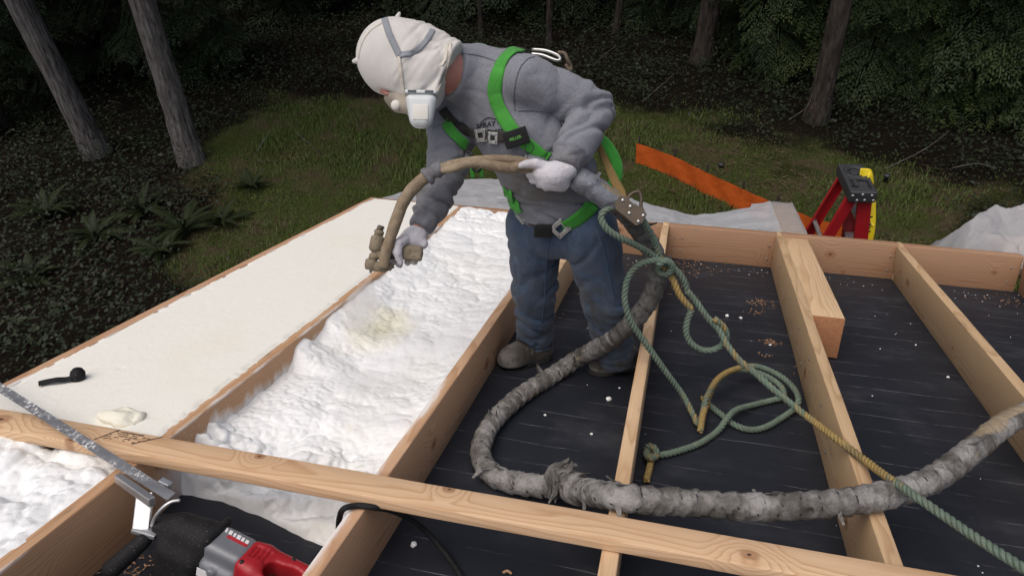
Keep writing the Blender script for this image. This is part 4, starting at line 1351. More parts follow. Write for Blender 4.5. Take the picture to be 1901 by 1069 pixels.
# ------------------------------------------------------------------ hoses
def crust(name, a, b, scale=60, rough=.85, bump=.6, dark=(0.03, 0.026, 0.02)):
    t = NT(name); c = t.coord()
    n1 = t.noise(c, 9, 5, .65); n2 = t.noise(c, scale, 5, .7); sp = t.voro(c, 75)
    col = t.mix(t.smooth(n1, .35, .65), a, b)
    col = t.mix(t.smooth(n2, .56, .72, 0, .6), col, dark)
    col = t.mix(t.smooth(sp, .10, .16, .55, 0), col, dark)
    t.set(color=col, rough=rough, spec=.25, normal=t.bump(t.math('ADD', n2, t.noise(c, 180, 3)), bump, .004))
    return t.m
M['crust'] = crust('foam_crusted_rubber', (0.23, 0.175, 0.115), (0.32, 0.26, 0.18))
M['gun'] = crust('foam_crusted_metal', (0.20, 0.165, 0.115), (0.28, 0.235, 0.165))
def tape_mat(name, a, b, sheen=.35, metal=.25):
    t = NT(name); c = t.coord()
    n1 = t.noise(c, 7, 5, .7); n2 = t.noise(c, 40, 5, .7, 1.5); wr = t.noise(c, 22, 4, .6, 3.0)
    col = t.mix(t.smooth(n1, .38, .62), a, b)
    col = t.mix(t.smooth(n2, .5, .7, 0, .55), col, tuple(v * .35 for v in a))
    col = t.mix(t.smooth(t.attr('gap'), .3, .8), col, (0.022, 0.02, 0.018))
    col = t.mix(t.smooth(t.attr('tan'), .3, .7), col, t.mix(n2, (0.22, 0.17, 0.10), (0.42, 0.35, 0.25)))
    t.set(color=col, rough=t.smooth(n1, .3, .7, sheen, .85), metal=metal, spec=.4, normal=t.bump(t.math('ADD', wr, t.math('MULTIPLY', n2, .6)), .7, .006))
    return t.m
M['tape'] = tape_mat('worn_duct_tape', (0.105, 0.098, 0.086), (0.31, 0.303, 0.29), .5, .1)
M['tapenew'] = tape_mat('silver_duct_tape', (0.16, 0.17, 0.19), (0.27, 0.285, 0.315), .28, .5)
M['tapedark'] = tape_mat('grimy_tape', (0.075, 0.072, 0.066), (0.15, 0.145, 0.135), .7, .05)

def taped_hose(path, r, seed, parent, name='hose_cover', mat='tape', tan=0.0, flaps=6, seg=26, wind=.055, gapk=1.0, knob_=.075):
    """spirally wound tape: overlapping laps, wrinkles and torn edges"""
    P_, t = resample(catmull(path, 10), .0065)
    T, N, B = path_frames(P_)
    th = np.linspace(0, 2 * PI, seg, endpoint=False)
    tt = np.repeat(t[:, None], seg, 1); aa = np.repeat(th[None, :], len(t), 0)
    C = np.c_[(tt * 1.0).ravel(), np.cos(aa).ravel(), np.sin(aa).ravel()]
    nlap = vnoise(np.c_[C[:, 0] * 9, C[:, 1] * .8, C[:, 2] * .8], 1, seed, 2).reshape(tt.shape)
    ph = tt / wind + aa / (2 * PI) + .55 * nlap
    fr = ph - np.floor(ph)
    lap = .0060 * (fr - .5)
    nw = vnoise(np.c_[C[:, 0] * 34, C[:, 1] * 2.2, C[:, 2] * 2.2], 1, seed + 5, 2).reshape(tt.shape)
    nb = vnoise(np.c_[C[:, 0] * 8, C[:, 1] * 1.2, C[:, 2] * 1.2], 1, seed + 9, 2).reshape(tt.shape)
    R = r * (1 + knob_ * nb) + lap + .0032 * (1 - np.abs(nw) * 2) 
    gap = np.clip((fr - .93) / .05, 0, 1) * (vnoise(np.c_[C[:, 0] * 14, C[:, 1] * 1.5, C[:, 2] * 1.5], 1, seed + 3).reshape(tt.shape) > -.25 * gapk)
    R = R - .006 * gap
    V = P_[:, None, :] + R[..., None] * (np.cos(aa)[..., None] * N[:, None, :] + np.sin(aa)[..., None] * B[:, None, :])
    n = len(P_)
    i = np.arange(n - 1)[:, None] * seg; j = np.arange(seg)[None, :]; k = (j + 1) % seg
    F = np.stack([i + j, i + k, i + seg + k, i + seg + j], -1).reshape(-1, 4)
    Vv = V.reshape(-1, 3); Ff = [tuple(q) for q in F.tolist()] + [tuple(range(seg - 1, -1, -1)), tuple(range((n - 1) * seg, n * seg))]
    o = obj(name, Vv, Ff, M[mat], parent)
    set_attr(o, 'gap', gap.ravel())
    tn = np.clip(vnoise(np.c_[C[:, 0] * 5, C[:, 1] * .7, C[:, 2] * .7], 1, seed + 21, 2) * 2.4 - 1.0 + 1.8 * tan, 0, 1)
    set_attr(o, 'tan', tn)
    # torn flaps and threads
    r2 = np.random.default_rng(seed)
    for q in range(flaps):
        i0 = r2.integers(4, n - 5); a0 = r2.uniform(0, 2 * PI)
        L_ = 0; rad = np.cos(a0) * N[i0] + np.sin(a0) * B[i0]; tan_ = np.cross(T[i0], rad)
        if rad[2] < -.2: rad = -rad
        base_ = P_[i0] + rad * (r + .002)
        L_ = r2.uniform(.015, .045); w_ = r2.uniform(.008, .022)
        rows = []
        cu_ = r2.uniform(.2, 1.1)
        for s_ in np.linspace(0, 1, 6):
            ctr = base_ + tan_ * L_ * s_ + rad * (L_ * .7 * cu_ * s_ * s_ + .002)
            ww = w_ * (1 - .55 * s_) * (1 + .3 * r2.uniform(-1, 1))
            rows += [ctr - T[i0] * ww, ctr + rad * .001 * r2.uniform(-1, 1), ctr + T[i0] * ww * r2.uniform(.6, 1)]
        vv = np.array(rows); ff = [tuple(x) for x in grid_faces(6, 3).tolist()]
        vv2 = vv - rad * .0012
        vv, ff = np.vstack([vv, vv2]), ff + [tuple(i_ + 18 for i_ in x[::-1]) for x in ff]
        fo = obj('tape_flap', vv, ff, M[mat], o)
        set_attr(fo, 'gap', np.zeros(len(vv))); set_attr(fo, 'tan', np.zeros(len(vv)))
    return o

hose = empty('spray_hose', RP(890, 850, 0), 'thick hose bound in worn grey tape from the hand down over the deck', 'hose')
# line from the gun over the arm to the left hand
gl = [J(712, 497, 2.90), J(716, 470, 2.89), J(725, 440, 2.88), J(737, 405, 2.86), J(752, 370, 2.84), J(776, 340, 2.83), J(802, 322, 2.84), J(824, 310, 2.82), J(858, 302, 2.80), J(895, 297, 2.80), J(932, 296, 2.82), J(968, 300, 2.84), J(1000, 310, 2.86), J(1030, 322, 2.90)]
P_, t = resample(catmull(gl, 10), .007)
def knob(n, s): 
    a = vnoise(np.c_[np.repeat(np.arange(n) * .25, s), np.tile(np.cos(np.linspace(0, 2 * PI, s, endpoint=False)), n), np.tile(np.sin(np.linspace(0, 2 * PI, s, endpoint=False)), n)], 1, 91, 2).reshape(n, s)
    return 1 + .16 * a
rad = np.interp(t / t[-1], [0, .3, .42, .5, .7, 1], [.0185, .022, .022, .015, .015, .017])
v, f = tube(P_, rad, 14, fn=knob); obj('whip_hose', v, f, M['crust'], hose)
g2 = [J(820, 316, 2.80), J(838, 314, 2.79), J(862, 306, 2.78), J(890, 303, 2.78), J(915, 308, 2.80), J(945, 312, 2.82), J(972, 310, 2.84), J(1005, 320, 2.86)]
P_, t = resample(catmull(g2, 10), .007); v, f = tube(P_, np.interp(t / t[-1], [0, .3, .6, 1], [.012, .015, .020, .021]), 14, fn=knob); obj('whip_hose', v, f, M['crust'], hose)
# cloth tie round hose and sleeve at the elbow
P_, t = resample(catmull([J(790, 331, 2.835), J(800, 323, 2.835), J(812, 316, 2.83), J(822, 311, 2.82)], 8), .006)
v, f = tube(P_, .027 + .004 * np.sin(t * 160) + .004 * np.cos(t * 70), 16, fn=knob); o = obj('cloth_tie', v, f, M['sweat'], hose); set_attr(o, 'dirt', .5 * np.ones(len(v))); set_attr(o, 'fleck', np.zeros(len(v)))
ta = taped_hose([J(972, 297, 2.86), J(992, 302, 2.87), J(1014, 310, 2.88)], .021, 101, hose, mat='tapenew', flaps=1, gapk=-4)
tb = taped_hose([J(1056, 320, 2.88), J(1075, 332, 2.84), J(1102, 350, 2.84), J(1126, 366, 2.86), J(1146, 380, 2.88)], .040, 102, hose, mat='tapenew', flaps=1, wind=.11, knob_=.06, gapk=-4)
tc = taped_hose([J(1140, 374, 2.90), J(1165, 398, 2.94), J(1190, 430, 3.02), J(1210, 462, 3.10), J(1221, 495, 3.14), J(1216, 530, 3.18), J(1203, 562, 3.22), J(1180, 592, 3.27), J(1154, 614, 3.34), J(1128, 634, 3.42)], .036, 103, hose, mat='tapedark', flaps=9)
td = taped_hose([J(1140, 626, 3.38), J(1112, 644, 3.48), RP(1072, 666, .075), RP(1035, 690, .036), RP(1000, 712, .034), RP(965, 735, .036), RP(932, 764, .036), RP(905, 798, .038), RP(893, 834, .04), RP(899, 862, .042), RP(922, 884, .042), RP(958, 896, .044), RP(1000, 902, .05), RP(1040, 905, .06)], .036, 104, hose, mat='tape', tan=.1, flaps=12)
te = taped_hose([RP(1034, 884, .10), RP(1062, 905, .14), RP(1100, 914, .20), RP(1150, 922, JT + .045), RP(1205, 928, JT + .040), RP(1290, 934, JT + .03), RP(1380, 940, JT + .03), RP(1470, 940, JT + .035), RP(1560, 932, JT + .04), RP(1630, 921, JT + .045), RP(1690, 907, JT + .05)], .036, 105, hose, mat='tape', flaps=10)
tf = taped_hose([RP(1680, 909, JT + .045), RP(1720, 895, JT + .055), RP(1760, 870, JT + .06), RP(1800, 840, JT + .06), RP(1840, 806, JT + .055), RP(1880, 780, JT + .05), RP(1940, 752, JT + .05), RP(2040, 715, JT + .05), RP(2200, 690, JT + .05), RP(2450, 690, JT + .045), RP(2750, 740, JT + .045), RP(3100, 830, JT + .045)], .034, 106, hose, mat='tape', tan=.55, flaps=10)
# frayed collar where two lengths join
taped_hose([RP(1036, 880, .10), RP(1050, 896, .12), RP(1072, 908, .16)], .046, 107, hose, mat='tape', flaps=10)

# ------------------------------------------------------------------ spray gun
gun = empty('spray_gun', J(700, 500, 2.92), 'foam-crusted tan spray gun held over the bay in the gloved hand', 'spray gun')
GD = 2.93
def gl_(prof, x0, y0, x1, y1, name, d=GD, mat='gun', seg=16):
    v, f = lathe(prof, J(x0, y0, d), J(x1, y1, d), seg)
    v = v + vert_jit(v, .0022)
    return obj(name, v, f, M[mat], gun)
def vert_jit(v, a): return np.stack([vnoise(v, 60, 111 + k, 2) for k in range(3)], 1) * a
gl_([(0, .0085), (.08, .0115), (.9, .0115), (1, .009)], 708, 419, 704, 430, 'inlet_cap', mat='oldsteel')
gl_([(0, .012), (.1, .017), (.45, .018), (.5, .016), (1, .017)], 705, 428, 702, 440, 'coupling')
gl_([(0, .018), (.06, .024), (.2, .025), (.8, .025), (.92, .022), (1, .017)], 702, 438, 697, 467, 'air_cylinder')
gl_([(0, .012), (.3, .013), (.35, .018), (.75, .018), (.8, .012), (1, .012)], 697, 464, 693, 487, 'valve_block')
gl_([(0, .010), (.1, .020), (.5, .024), (.9, .021), (1, .013)], 690, 480, 688, 501, 'mixing_head')
gl_([(0, .016), (.2, .019), (.8, .018), (1, .012)], 688, 493, 722, 497, 'side_block')
gl_([(0, .013), (1, .014)], 718, 492, 728, 497, 'fluid_inlet'); gl_([(0, .004), (1, .004)], 724, 494, 731, 497, 'screw', mat='blacksteel', seg=8); gl_([(0, .004), (1, .004)], 719, 499, 726, 501, 'screw', mat='blacksteel', seg=8)
gl_([(0, .006), (.5, .0045), (1, .0025)], 689, 500, 688, 508, 'nozzle')
def f_gun(P):
    d = sd_box(P, J(716, 466, GD + .01), CAM_RT, CAM_UP, CAM_FW, (.034, .030, .022), .01)
    d = smin(d, sd_cap(P, J(722, 462, GD + .01), J(760, 465, GD + .02), .020, .022), .02)
    h = sd_box(P, J(764, 470, GD + .015), unit(CAM_RT - CAM_UP * .1), unit(CAM_UP + CAM_RT * .1), CAM_FW, (.040, .026, .020), .012)
    return smin(d, h, .015)
V, F = surface_nets(f_gun, J(740, 466, GD) - .14, J(740, 466, GD) + .14, .005); V = relax(V, F, 1); V = V + vert_jit(V, .004)
obj('handle', V, F, M['gun'], gun)
v, f = tube(catmull([J(712, 478, GD - .02), J(724, 480, GD - .02), J(737, 478, GD - .01)], 4), .0035, 7); obj('trigger', v, f, M['blacksteel'], gun)
v, f = tube(catmull([J(716, 474, GD - .02), J(728, 476, GD - .02), J(739, 475, GD - .01)], 4), .003, 7); obj('trigger', v, f, M['oldsteel'], gun)
# the spray itself
t = NT('spray_mist')
t.n.remove(t.b)
pv = t.n.new('ShaderNodeVolumePrincipled'); pv.inputs['Color'].default_value = (1, 1, 1, 1); pv.inputs['Anisotropy'].default_value = .2
c_ = t.coord(); den = t.math('MULTIPLY', t.smooth(t.noise(c_, 25, 3, .6), .3, .75), 5.0)
t._in(pv.inputs['Density'], den); t.l.new(pv.outputs[0], t.out.inputs['Volume'])
v, f = lathe([(0, .004), (.25, .022), (.6, .06), (1, .095)], J(688, 507, 2.925), RP(668, 585, .20), 24)
mist = obj('spray_mist', v, f, t.m, None)
tag(mist, 'faint white fan of mist falling from the spray gun nozzle', 'mist')
# ------------------------------------------------------------------ lifeline rope
def rope_mat():
    t = NT('three_strand_rope'); c = t.coord()
    y = t.attr('yel'); n = t.noise(c, 30, 4, .7)
    g = t.mix(n, (0.075, 0.115, 0.085), (0.20, 0.255, 0.20))
    o = t.mix(n, (0.22, 0.145, 0.04), (0.42, 0.31, 0.13))
    col = t.mix(t.smooth(t.math('ADD', y, t.math('MULTIPLY', t.math('SUBTRACT', n, .5), .5)), .3, .7), g, o)
    col = t.mix(t.smooth(t.noise(c, 8, 4, .6), .5, .75, 0, .55), col, (0.10, 0.095, 0.07))
    fib = t.noise(t.mapping(c, 1), 420, 3, .7)
    t.set(color=col, rough=.85, spec=.2, normal=t.bump(fib, .6, .002))
    return t.m
M['rope'] = rope_mat()
def rope(path, yel, parent, r=.0122, seed=0, name='rope_run'):
    P_, t = resample(catmull(path, 12), .0055)
    T, N, B = path_frames(P_)
    tw = 2 * PI * t / .055 + .8 * np.sin(t * 9)
    ys = np.interp(t / t[-1], np.linspace(0, 1, len(yel)), yel)
    parts, att = [], []
    for k in range(3):
        ph = tw + k * 2 * PI / 3
        c_ = P_ + (np.cos(ph)[:, None] * N + np.sin(ph)[:, None] * B) * r * .52
        v, f = tube(c_, r * .56, 7); parts.append((v, f)); att.append(np.repeat(ys, 7) + .12 * (k - 1))
    V_, F_ = join(parts)
    o = obj(name, V_, F_, M['rope'], parent); set_attr(o, 'yel', np.concatenate(att))
    return o
line = empty('safety_rope', RP(1294, 790, 0), 'green and yellow three-strand rope knotted and coiled on the black deck', 'rope')
rope([J(1152, 384, 2.86), J(1128, 388, 2.84), J(1116, 402, 2.84), J(1126, 424, 2.85), J(1152, 442, 2.88), J(1184, 457, 2.94), J(1210, 472, 3.0), J(1232, 488, 3.02), J(1256, 503, 3.03), J(1270, 522, 3.05), J(1277, 545, 3.08)], [.3, .2, 0, 0, 0, 0, .1, 0], line)
rope([J(1186, 398, 2.84), J(1202, 424, 2.90), J(1216, 450, 2.97), J(1224, 476, 3.02), J(1236, 500, 3.06), J(1250, 520, 3.05), J(1262, 548, 3.06), J(1284, 574, 3.08)], [0, 0, .1, .3, .9, 1, .9, .5], line)
rope([J(1240, 486, 3.0), J(1216, 483, 3.0), J(1190, 489, 3.02), J(1168, 512, 3.05), J(1160, 545, 3.08), J(1163, 575, 3.10), J(1176, 605, 3.14), J(1202, 642, 3.20), J(1236, 690, 3.26), J(1268, 734, 3.31),
      RP(1288, 772, .03), RP(1296, 787, .017), RP(1303, 772, .03), RP(1312, 738, .08), RP(1334, 702, .11), RP(1368, 684, .10), RP(1405, 680, .08), RP(1444, 695, .06), RP(1470, 716, .05), RP(1482, 738, .05), RP(1477, 756, .03),
      RP(1452, 775, .017), RP(1420, 793, .016), RP(1390, 797, .016), RP(1362, 787, .016), RP(1342, 771, .016), RP(1318, 752, .016), RP(1304, 738, .016)],
     [0, 0, .1, .2, .1, .1, .2, .5, .2, .7, .95, .5, .1, 0, 0, 0, 0, .1, .2, .7], line)
rope([RP(1300, 800, .04), RP(1308, 760, .05), RP(1328, 712, .08), RP(1362, 688, .09), RP(1400, 690, .07), RP(1432, 703, .05), RP(1452, 720, .04), RP(1454, 736, .03), RP(1436, 742, .02), RP(1400, 751, .018), RP(1368, 760, .045), RP(1350, 776, .045), RP(1332, 800, .018), RP(1300, 822, .017), RP(1262, 836, .017), RP(1228, 844, .018), RP(1212, 842, .03)],
     [.6, .8, .9, .4, 0, 0, .1, .3, .2, .1, .1, .1, 0, 0, 0, .1], line)
rope([J(1276, 540, 3.06), J(1292, 560, 3.07), J(1312, 588, 3.08), J(1334, 612, 3.08), J(1350, 640, 3.07), J(1372, 668, 3.05), J(1404, 694, 3.02), J(1440, 726, 2.97), J(1490, 766, 2.92), RP(1545, 808, JT + .015), RP(1578, 833, JT + .018), RP(1602, 851, JT + .022), RP(1640, 880, JT + .055), RP(1690, 914, JT + .105), RP(1745, 952, JT + .115), RP(1820, 1003, JT + .13), RP(1960, 1092, JT + .17)],
     [.1, .1, .3, .5, .2, .3, .6, .9, .8, .9, .7, .3, 0, .2, .1, 0], line)
rope([J(1284, 574, 3.08), J(1276, 596, 3.10), J(1274, 618, 3.12), J(1284, 638, 3.14), J(1306, 650, 3.15), J(1332, 646, 3.14), J(1348, 628, 3.12), J(1344, 608, 3.09), J(1326, 592, 3.06)], [0, 0, 0, 0, 0, .1, .5, .5], line)
# knots
rope([J(1222, 492, 2.98), J(1236, 484, 2.96), J(1248, 494, 2.98), J(1240, 508, 3.02), J(1224, 504, 3.08), J(1222, 490, 3.10)], [.1, .1], line, name='knot')
rope([RP(1198, 836, .02), RP(1204, 828, .045), RP(1216, 832, .05), RP(1218, 846, .03), RP(1208, 850, .045), RP(1200, 842, .04), RP(1206, 834, .02)], [.4, .4], line, name='knot')
rope([RP(1210, 846, .02), RP(1206, 868, .017), RP(1200, 892, .017)], [1, 1], line, name='rope_end')

# rope grab and lanyard
grab = empty('rope_grab', J(1168, 392, 2.84), 'rust-brown steel rope grab clamped on the green rope at the hip', 'rope grab')
ga = unit(J(1196, 412, 2.84) - J(1152, 376, 2.84)); gn = -CAM_FW; gn = unit(gn - ga * (gn @ ga)); gb = np.cross(gn, ga)
gc = J(1170, 392, 2.83)
for s in (-1, 1):
    bm = bmesh.new()
    prof = [(-.058, -.020), (-.04, -.030), (.045, -.030), (.055, -.010), (.05, .022), (.02, .030), (-.01, .020), (-.045, .026), (-.062, .01)]
    n_ = len(prof)
    V_ = np.array([(x, y, z) for z in (-.003, .003) for x, y in prof]); F_ = [tuple(range(n_ - 1, -1, -1)), tuple(range(n_, 2 * n_))] + [(i, (i + 1) % n_, n_ + (i + 1) % n_, n_ + i) for i in range(n_)]
    bm.free()
    o = obj('side_plate', frame_to(V_, gc + gn * s * .021, ga, gb, gn), F_, M['oldsteel'], grab, False)
    if s > 0:
        for x, y in ((-.045, .008), (-.012, .008), (.042, .012), (.042, -.014), (.0, -.012)):
            v, f = lathe([(0, .006), (.6, .006), (1, .003)], gc + gn * .024 + ga * x + gb * y, gc + gn * .029 + ga * x + gb * y, 10); obj('rivet', v, f, M['buckle'], o)
v, f = bevel_box(.09, .016, .038, .004); obj('spine', frame_to(v, gc - gb * .024, ga, gb, gn), f, M['oldsteel'], grab)
v, f = tube(catmull([gc + ga * -.03 + gb * .01, gc + ga * -.035 + gb * .045, gc + ga * -.02 + gb * .07, gc + ga * 0 + gb * .06, gc + ga * .02 + gb * .035, gc + ga * .05 + gb * .02], 5), .006, 8); obj('cam_lever', v, f, M['oldsteel'], grab)
t_ = fabric('tan_webbing', (0.20, 0.135, 0.05), heather=.3)
p = catmull([J(1108, 262, 2.98), J(1118, 285, 2.96), J(1130, 312, 2.92), J(1142, 338, 2.88), J(1152, 358, 2.86), J(1158, 372, 2.84)], 7)
w_ = np.interp(np.linspace(0, 1, len(p)), [0, .5, .8, 1], [.020, .030, .036, .022])
v, f = ribbon(p, np.tile(unit(-CAM_FW), (len(p), 1)), w_, .004); o = obj('lanyard_strap', v, f, t_, grab); set_attr(o, 'dirt', np.zeros(len(v))); set_attr(o, 'fleck', np.zeros(len(v)))

# ------------------------------------------------------------------ reciprocating saw in the near bay
M['blackrub'] = None
t = NT('dusty_black_rubber'); c_ = t.coord()
col = t.mix(t.smooth(t.noise(c_, 230, 3, .8), .63, .72, 0, .7), (0.011, 0.011, 0.012), (0.4, 0.4, 0.4))
t.set(color=col, rough=.7, spec=.25, normal=t.bump(t.noise(c_, 60, 4), .2, .002)); M['blackrub'] = t.m
t = NT('red_plastic'); c_ = t.coord()
t.set(color=t.mix(t.smooth(t.noise(c_, 260, 3, .8), .68, .74, 0, .6), t.mix(t.noise(c_, 6, 4), (0.30, 0.008, 0.014), (0.37, 0.012, 0.02)), (0.6, 0.5, 0.5)), rough=.42, spec=.45, normal=t.bump(t.noise(c_, 300, 3), .12, .001)); M['redplas'] = t.m
M['greyplas'] = simple('grey_gearbox', (0.17, 0.18, 0.195), .42, .15, var=.2, scale=14, bump=.15)
M['alu'] = simple('cast_aluminium', (0.55, 0.56, 0.57), .38, .8, var=.2, scale=25, bump=.2)
t = NT('scuffed_blade_steel'); c_ = t.coord()
scr = t.noise(t.mapping(c_, (3, 60, 60)), 1.0, 5, .7); ft = t.noise(c_, 90, 4, .7); fm = t.noise(c_, 12, 4, .6)
col = t.mix(scr, (0.075, 0.08, 0.09), (0.26, 0.27, 0.29)); col = t.mix(t.math('MULTIPLY', t.smooth(ft, .48, .6), t.smooth(fm, .42, .62)), col, (0.8, 0.8, 0.78))
t.set(color=col, rough=.45, metal=.4, spec=.5, normal=t.bump(ft, .4, .002)); M['blade'] = t.m

S0, S1 = RP(292, 942, .235), RP(600, 1096, .095)
sx = unit(S1 - S0); sup = MR @ np.array([0, 0, 1.0]); sup = unit(sup - sx * (sup @ sx)); sy = np.cross(sup, sx)     # sy away from the camera
saw = empty('reciprocating_saw', RP(430, 1060, 0), 'red and grey reciprocating saw with black rubber boot lying in the near bay', 'saw')
def SP(x, y, z): return S0 + sx * x + sy * y + sup * z
# blade
b0, b1 = RP(318, 922, .262), RP(-70, 675, .346)
bx_ = unit(b1 - b0); bn = unit(MR @ np.array([0.15, -0.35, 1.0])); bn = unit(bn - bx_ * (bn @ bx_)); bw = np.cross(bn, bx_)
L_ = np.linalg.norm(b1 - b0); n_ = int(L_ / .004)
xs = np.linspace(0, L_, n_); tooth = np.where(np.arange(n_) % 2, .002, 0)
wd = .026 + 0 * xs
top = [b0 + bx_ * x + bw * (wd[i] / 2) for i, x in enumerate(xs)]; bot = [b0 + bx_ * x - bw * (wd[i] / 2 + tooth[i]) for i, x in enumerate(xs)]
V_ = np.vstack([np.array(top) + bn * .0009, np.array(bot) + bn * .0009, np.array(top) - bn * .0009, np.array(bot) - bn * .0009])
F_ = []
for i in range(n_ - 1):
    a_, b_, c2, d_ = i, n_ + i, 2 * n_ + i, 3 * n_ + i
    F_ += [(a_, b_, b_ + 1, a_ + 1), (c2, c2 + 1, d_ + 1, d_), (a_, a_ + 1, c2 + 1, c2), (b_, d_, d_ + 1, b_ + 1)]
obj('blade', V_, F_, M['blade'], saw, False)
# pivoting shoe
sh = []
def bxp(c, ax, ay, az, sx_, sy_, sz_, b=.003): v, f = bevel_box(sx_, sy_, sz_, b); return frame_to(v, c, ax, ay, az), f
q0, q1 = RP(226, 876, .262), RP(290, 921, .258)
u_ = unit(q1 - q0); n2 = unit(sup - u_ * (sup @ u_)); w2 = np.cross(n2, u_)
sh.append(bxp((q0 + q1) / 2 - w2 * .012 - n2 * .012, u_, w2, n2, np.linalg.norm(q1 - q0), .020, .026))
q2, q3 = RP(270, 914, .245), RP(262, 985, .17)
u3 = unit(q3 - q2); n3 = unit(-CAM_FW - u3 * (-CAM_FW @ u3)); w3 = np.cross(n3, u3)
sh.append(bxp((q2 + q3) / 2, u3, w3, n3, np.linalg.norm(q3 - q2), .046, .014, .004))
q4, q5 = RP(253, 972, .175), RP(294, 984, .17)
sh.append(bxp((RP(264, 978, .17) + RP(288, 985, .17)) / 2, unit(q5 - q4), unit(np.cross(sup, q5 - q4)), sup, .075, .05, .014, .004))
sh.append(bxp(RP(306, 905, .245), sx, sy, sup, .035, .02, .05, .003))
v, f = join(sh); obj('shoe', v, f, M['alu'], saw, False)
v, f = tube(catmull([RP(282, 975, .19), RP(289, 958, .225), RP(302, 942, .25), RP(318, 931, .262), RP(334, 928, .262)], 6), .005, 8); obj('hoop', v, f, M['buckle'], saw)
# rubber boot and black housing
def f_rubber(P):
    d = sd_loft(P, [(SP(.02, .0, -.050), sy, .030, .026), (SP(.08, .004, -.040), sy, .039, .040), (SP(.15, .008, -.040), sy, .046, .050), (SP(.175, .008, -.040), sy, .045, .048)])
    d = smin(d, sd_box(P, SP(.11, -.03, -.125), sx, sy, sup, (.07, .035, .075), .03), .03)
    d = smin(d, sd_cap(P, SP(.0, -.045, -.085), SP(-.045, -.10, -.165), .022, .026), .02)
    fl = sd_box(P, SP(.182, .014, -.020), sx, sy, sup, (.011, .052, .040), .01)
    return smin(d, fl, .008)
V, F = surface_nets(f_rubber, S0 + np.array([-.30, -.30, -.32]), S0 + np.array([.42, .30, .2]), .0065); V = relax(V, F, 1)
obj('rubber_boot', V, F, M['blackrub'], saw)
def f_gear(P):
    d = sd_box(P, SP(.235, .004, -.040), sx, sy, sup, (.060, .046, .048), .020)
    d = smin(d, sd_box(P, SP(.235, -.010, -.075), sx, sy, sup, (.058, .048, .036), .02), .01)
    d = smin(d, sd_box(P, SP(.225, -.052, -.055), sx, sy, sup, (.012, .014, .012), .005), .004)
    return d
V, F = surface_nets(f_gear, SP(.235, 0, -.04) - .17, SP(.235, 0, -.04) + .17, .0055); V = relax(V, F, 1)
gear = obj('gearbox', V, F, M['greyplas'], saw)
def f_red(P):
    d = sd_box(P, SP(.310, .0, -.042), sx, sy, sup, (.034, .051, .052), .02)
    hnd = sd_box(P, SP(.43, .002, -.026), sx, sy, sup, (.125, .056, .030), .022)
    d = smin(d, hnd, .02)
    h2 = sd_loft(P, [(SP(.375, -.012, -.03), sy, .026, .2), (SP(.42, -.004, -.03), sy, .018, .2), (SP(.47, -.010, -.03), sy, .023, .2)])
    d = smax(d, -h2, .008)
    for k in range(4):
        d = smax(d, -sd_box(P, SP(.300 + .013 * k, .010, .012), sx, sy, sup, (.0028, .020, .010), .002), .002)
    return d
V, F = surface_nets(f_red, SP(.42, 0, -.04) - .24, SP(.42, 0, -.04) + .24, .0055); V = relax(V, F, 1)
red = obj('handle', V, F, M['redplas'], saw)
for q_ in ((.295, -.036, .012), (.40, .042, .006), (.53, .025, .006)):
    v, f = lathe([(0, .006), (.5, .006), (1, .004)], SP(q_[0], q_[1], q_[2] - .006), SP(*q_), 10); obj('screw', v, f, M['blacksteel'], red)
M['logored'] = simple('red_print', (0.42, 0.02, 0.03), .5); M['logowhite'] = simple('white_print', (0.75, 0.75, 0.76), .5)
lg = []
for k, (w, hgt) in enumerate([(.010, .012), (.006, .014), (.010, .013), (.007, .012), (.011, .014), (.008, .013), (.010, .012)]):
    v, f = bevel_box(w, hgt, .0016, .0004); lg.append((frame_to(v, SP(.187 + k * .0135, .028 - .001 * k, .0086), unit(sx + sy * .08), unit(sy - sx * .25), sup), f))
v, f = join(lg); obj('maker_mark', v, f, M['logowhite'], gear, False)
v, f = bevel_box(.062, .010, .0015, .0004); obj('maker_mark', frame_to(v, SP(.245, .012, .0086), sx, sy, sup), f, M['logored'], gear, False)
v, f = bevel_box(.046, .03, .0015, .0004); obj('rating_label', frame_to(v, SP(.205, -.0587, -.075), sx, sup, -sy), f, M['logowhite'], gear, False)
# cord over the joist
v, f = tube(catmull([RP(628, 985, .10), RP(630, 962, .18), RP(638, 944, JT + .010), RP(664, 938, JT + .010), RP(692, 941, JT + .010), RP(722, 946, JT - .02), RP(760, 962, .14), RP(795, 990, .07), RP(828, 1028, .02), RP(850, 1060, .009), RP(880, 1110, .009), RP(900, 1160, .009)], 8), .0085, 10)
tag(obj('power_cord', v, f, M['blackrub'], None), 'black power cord looped over the joist below the loose stud', 'cord')

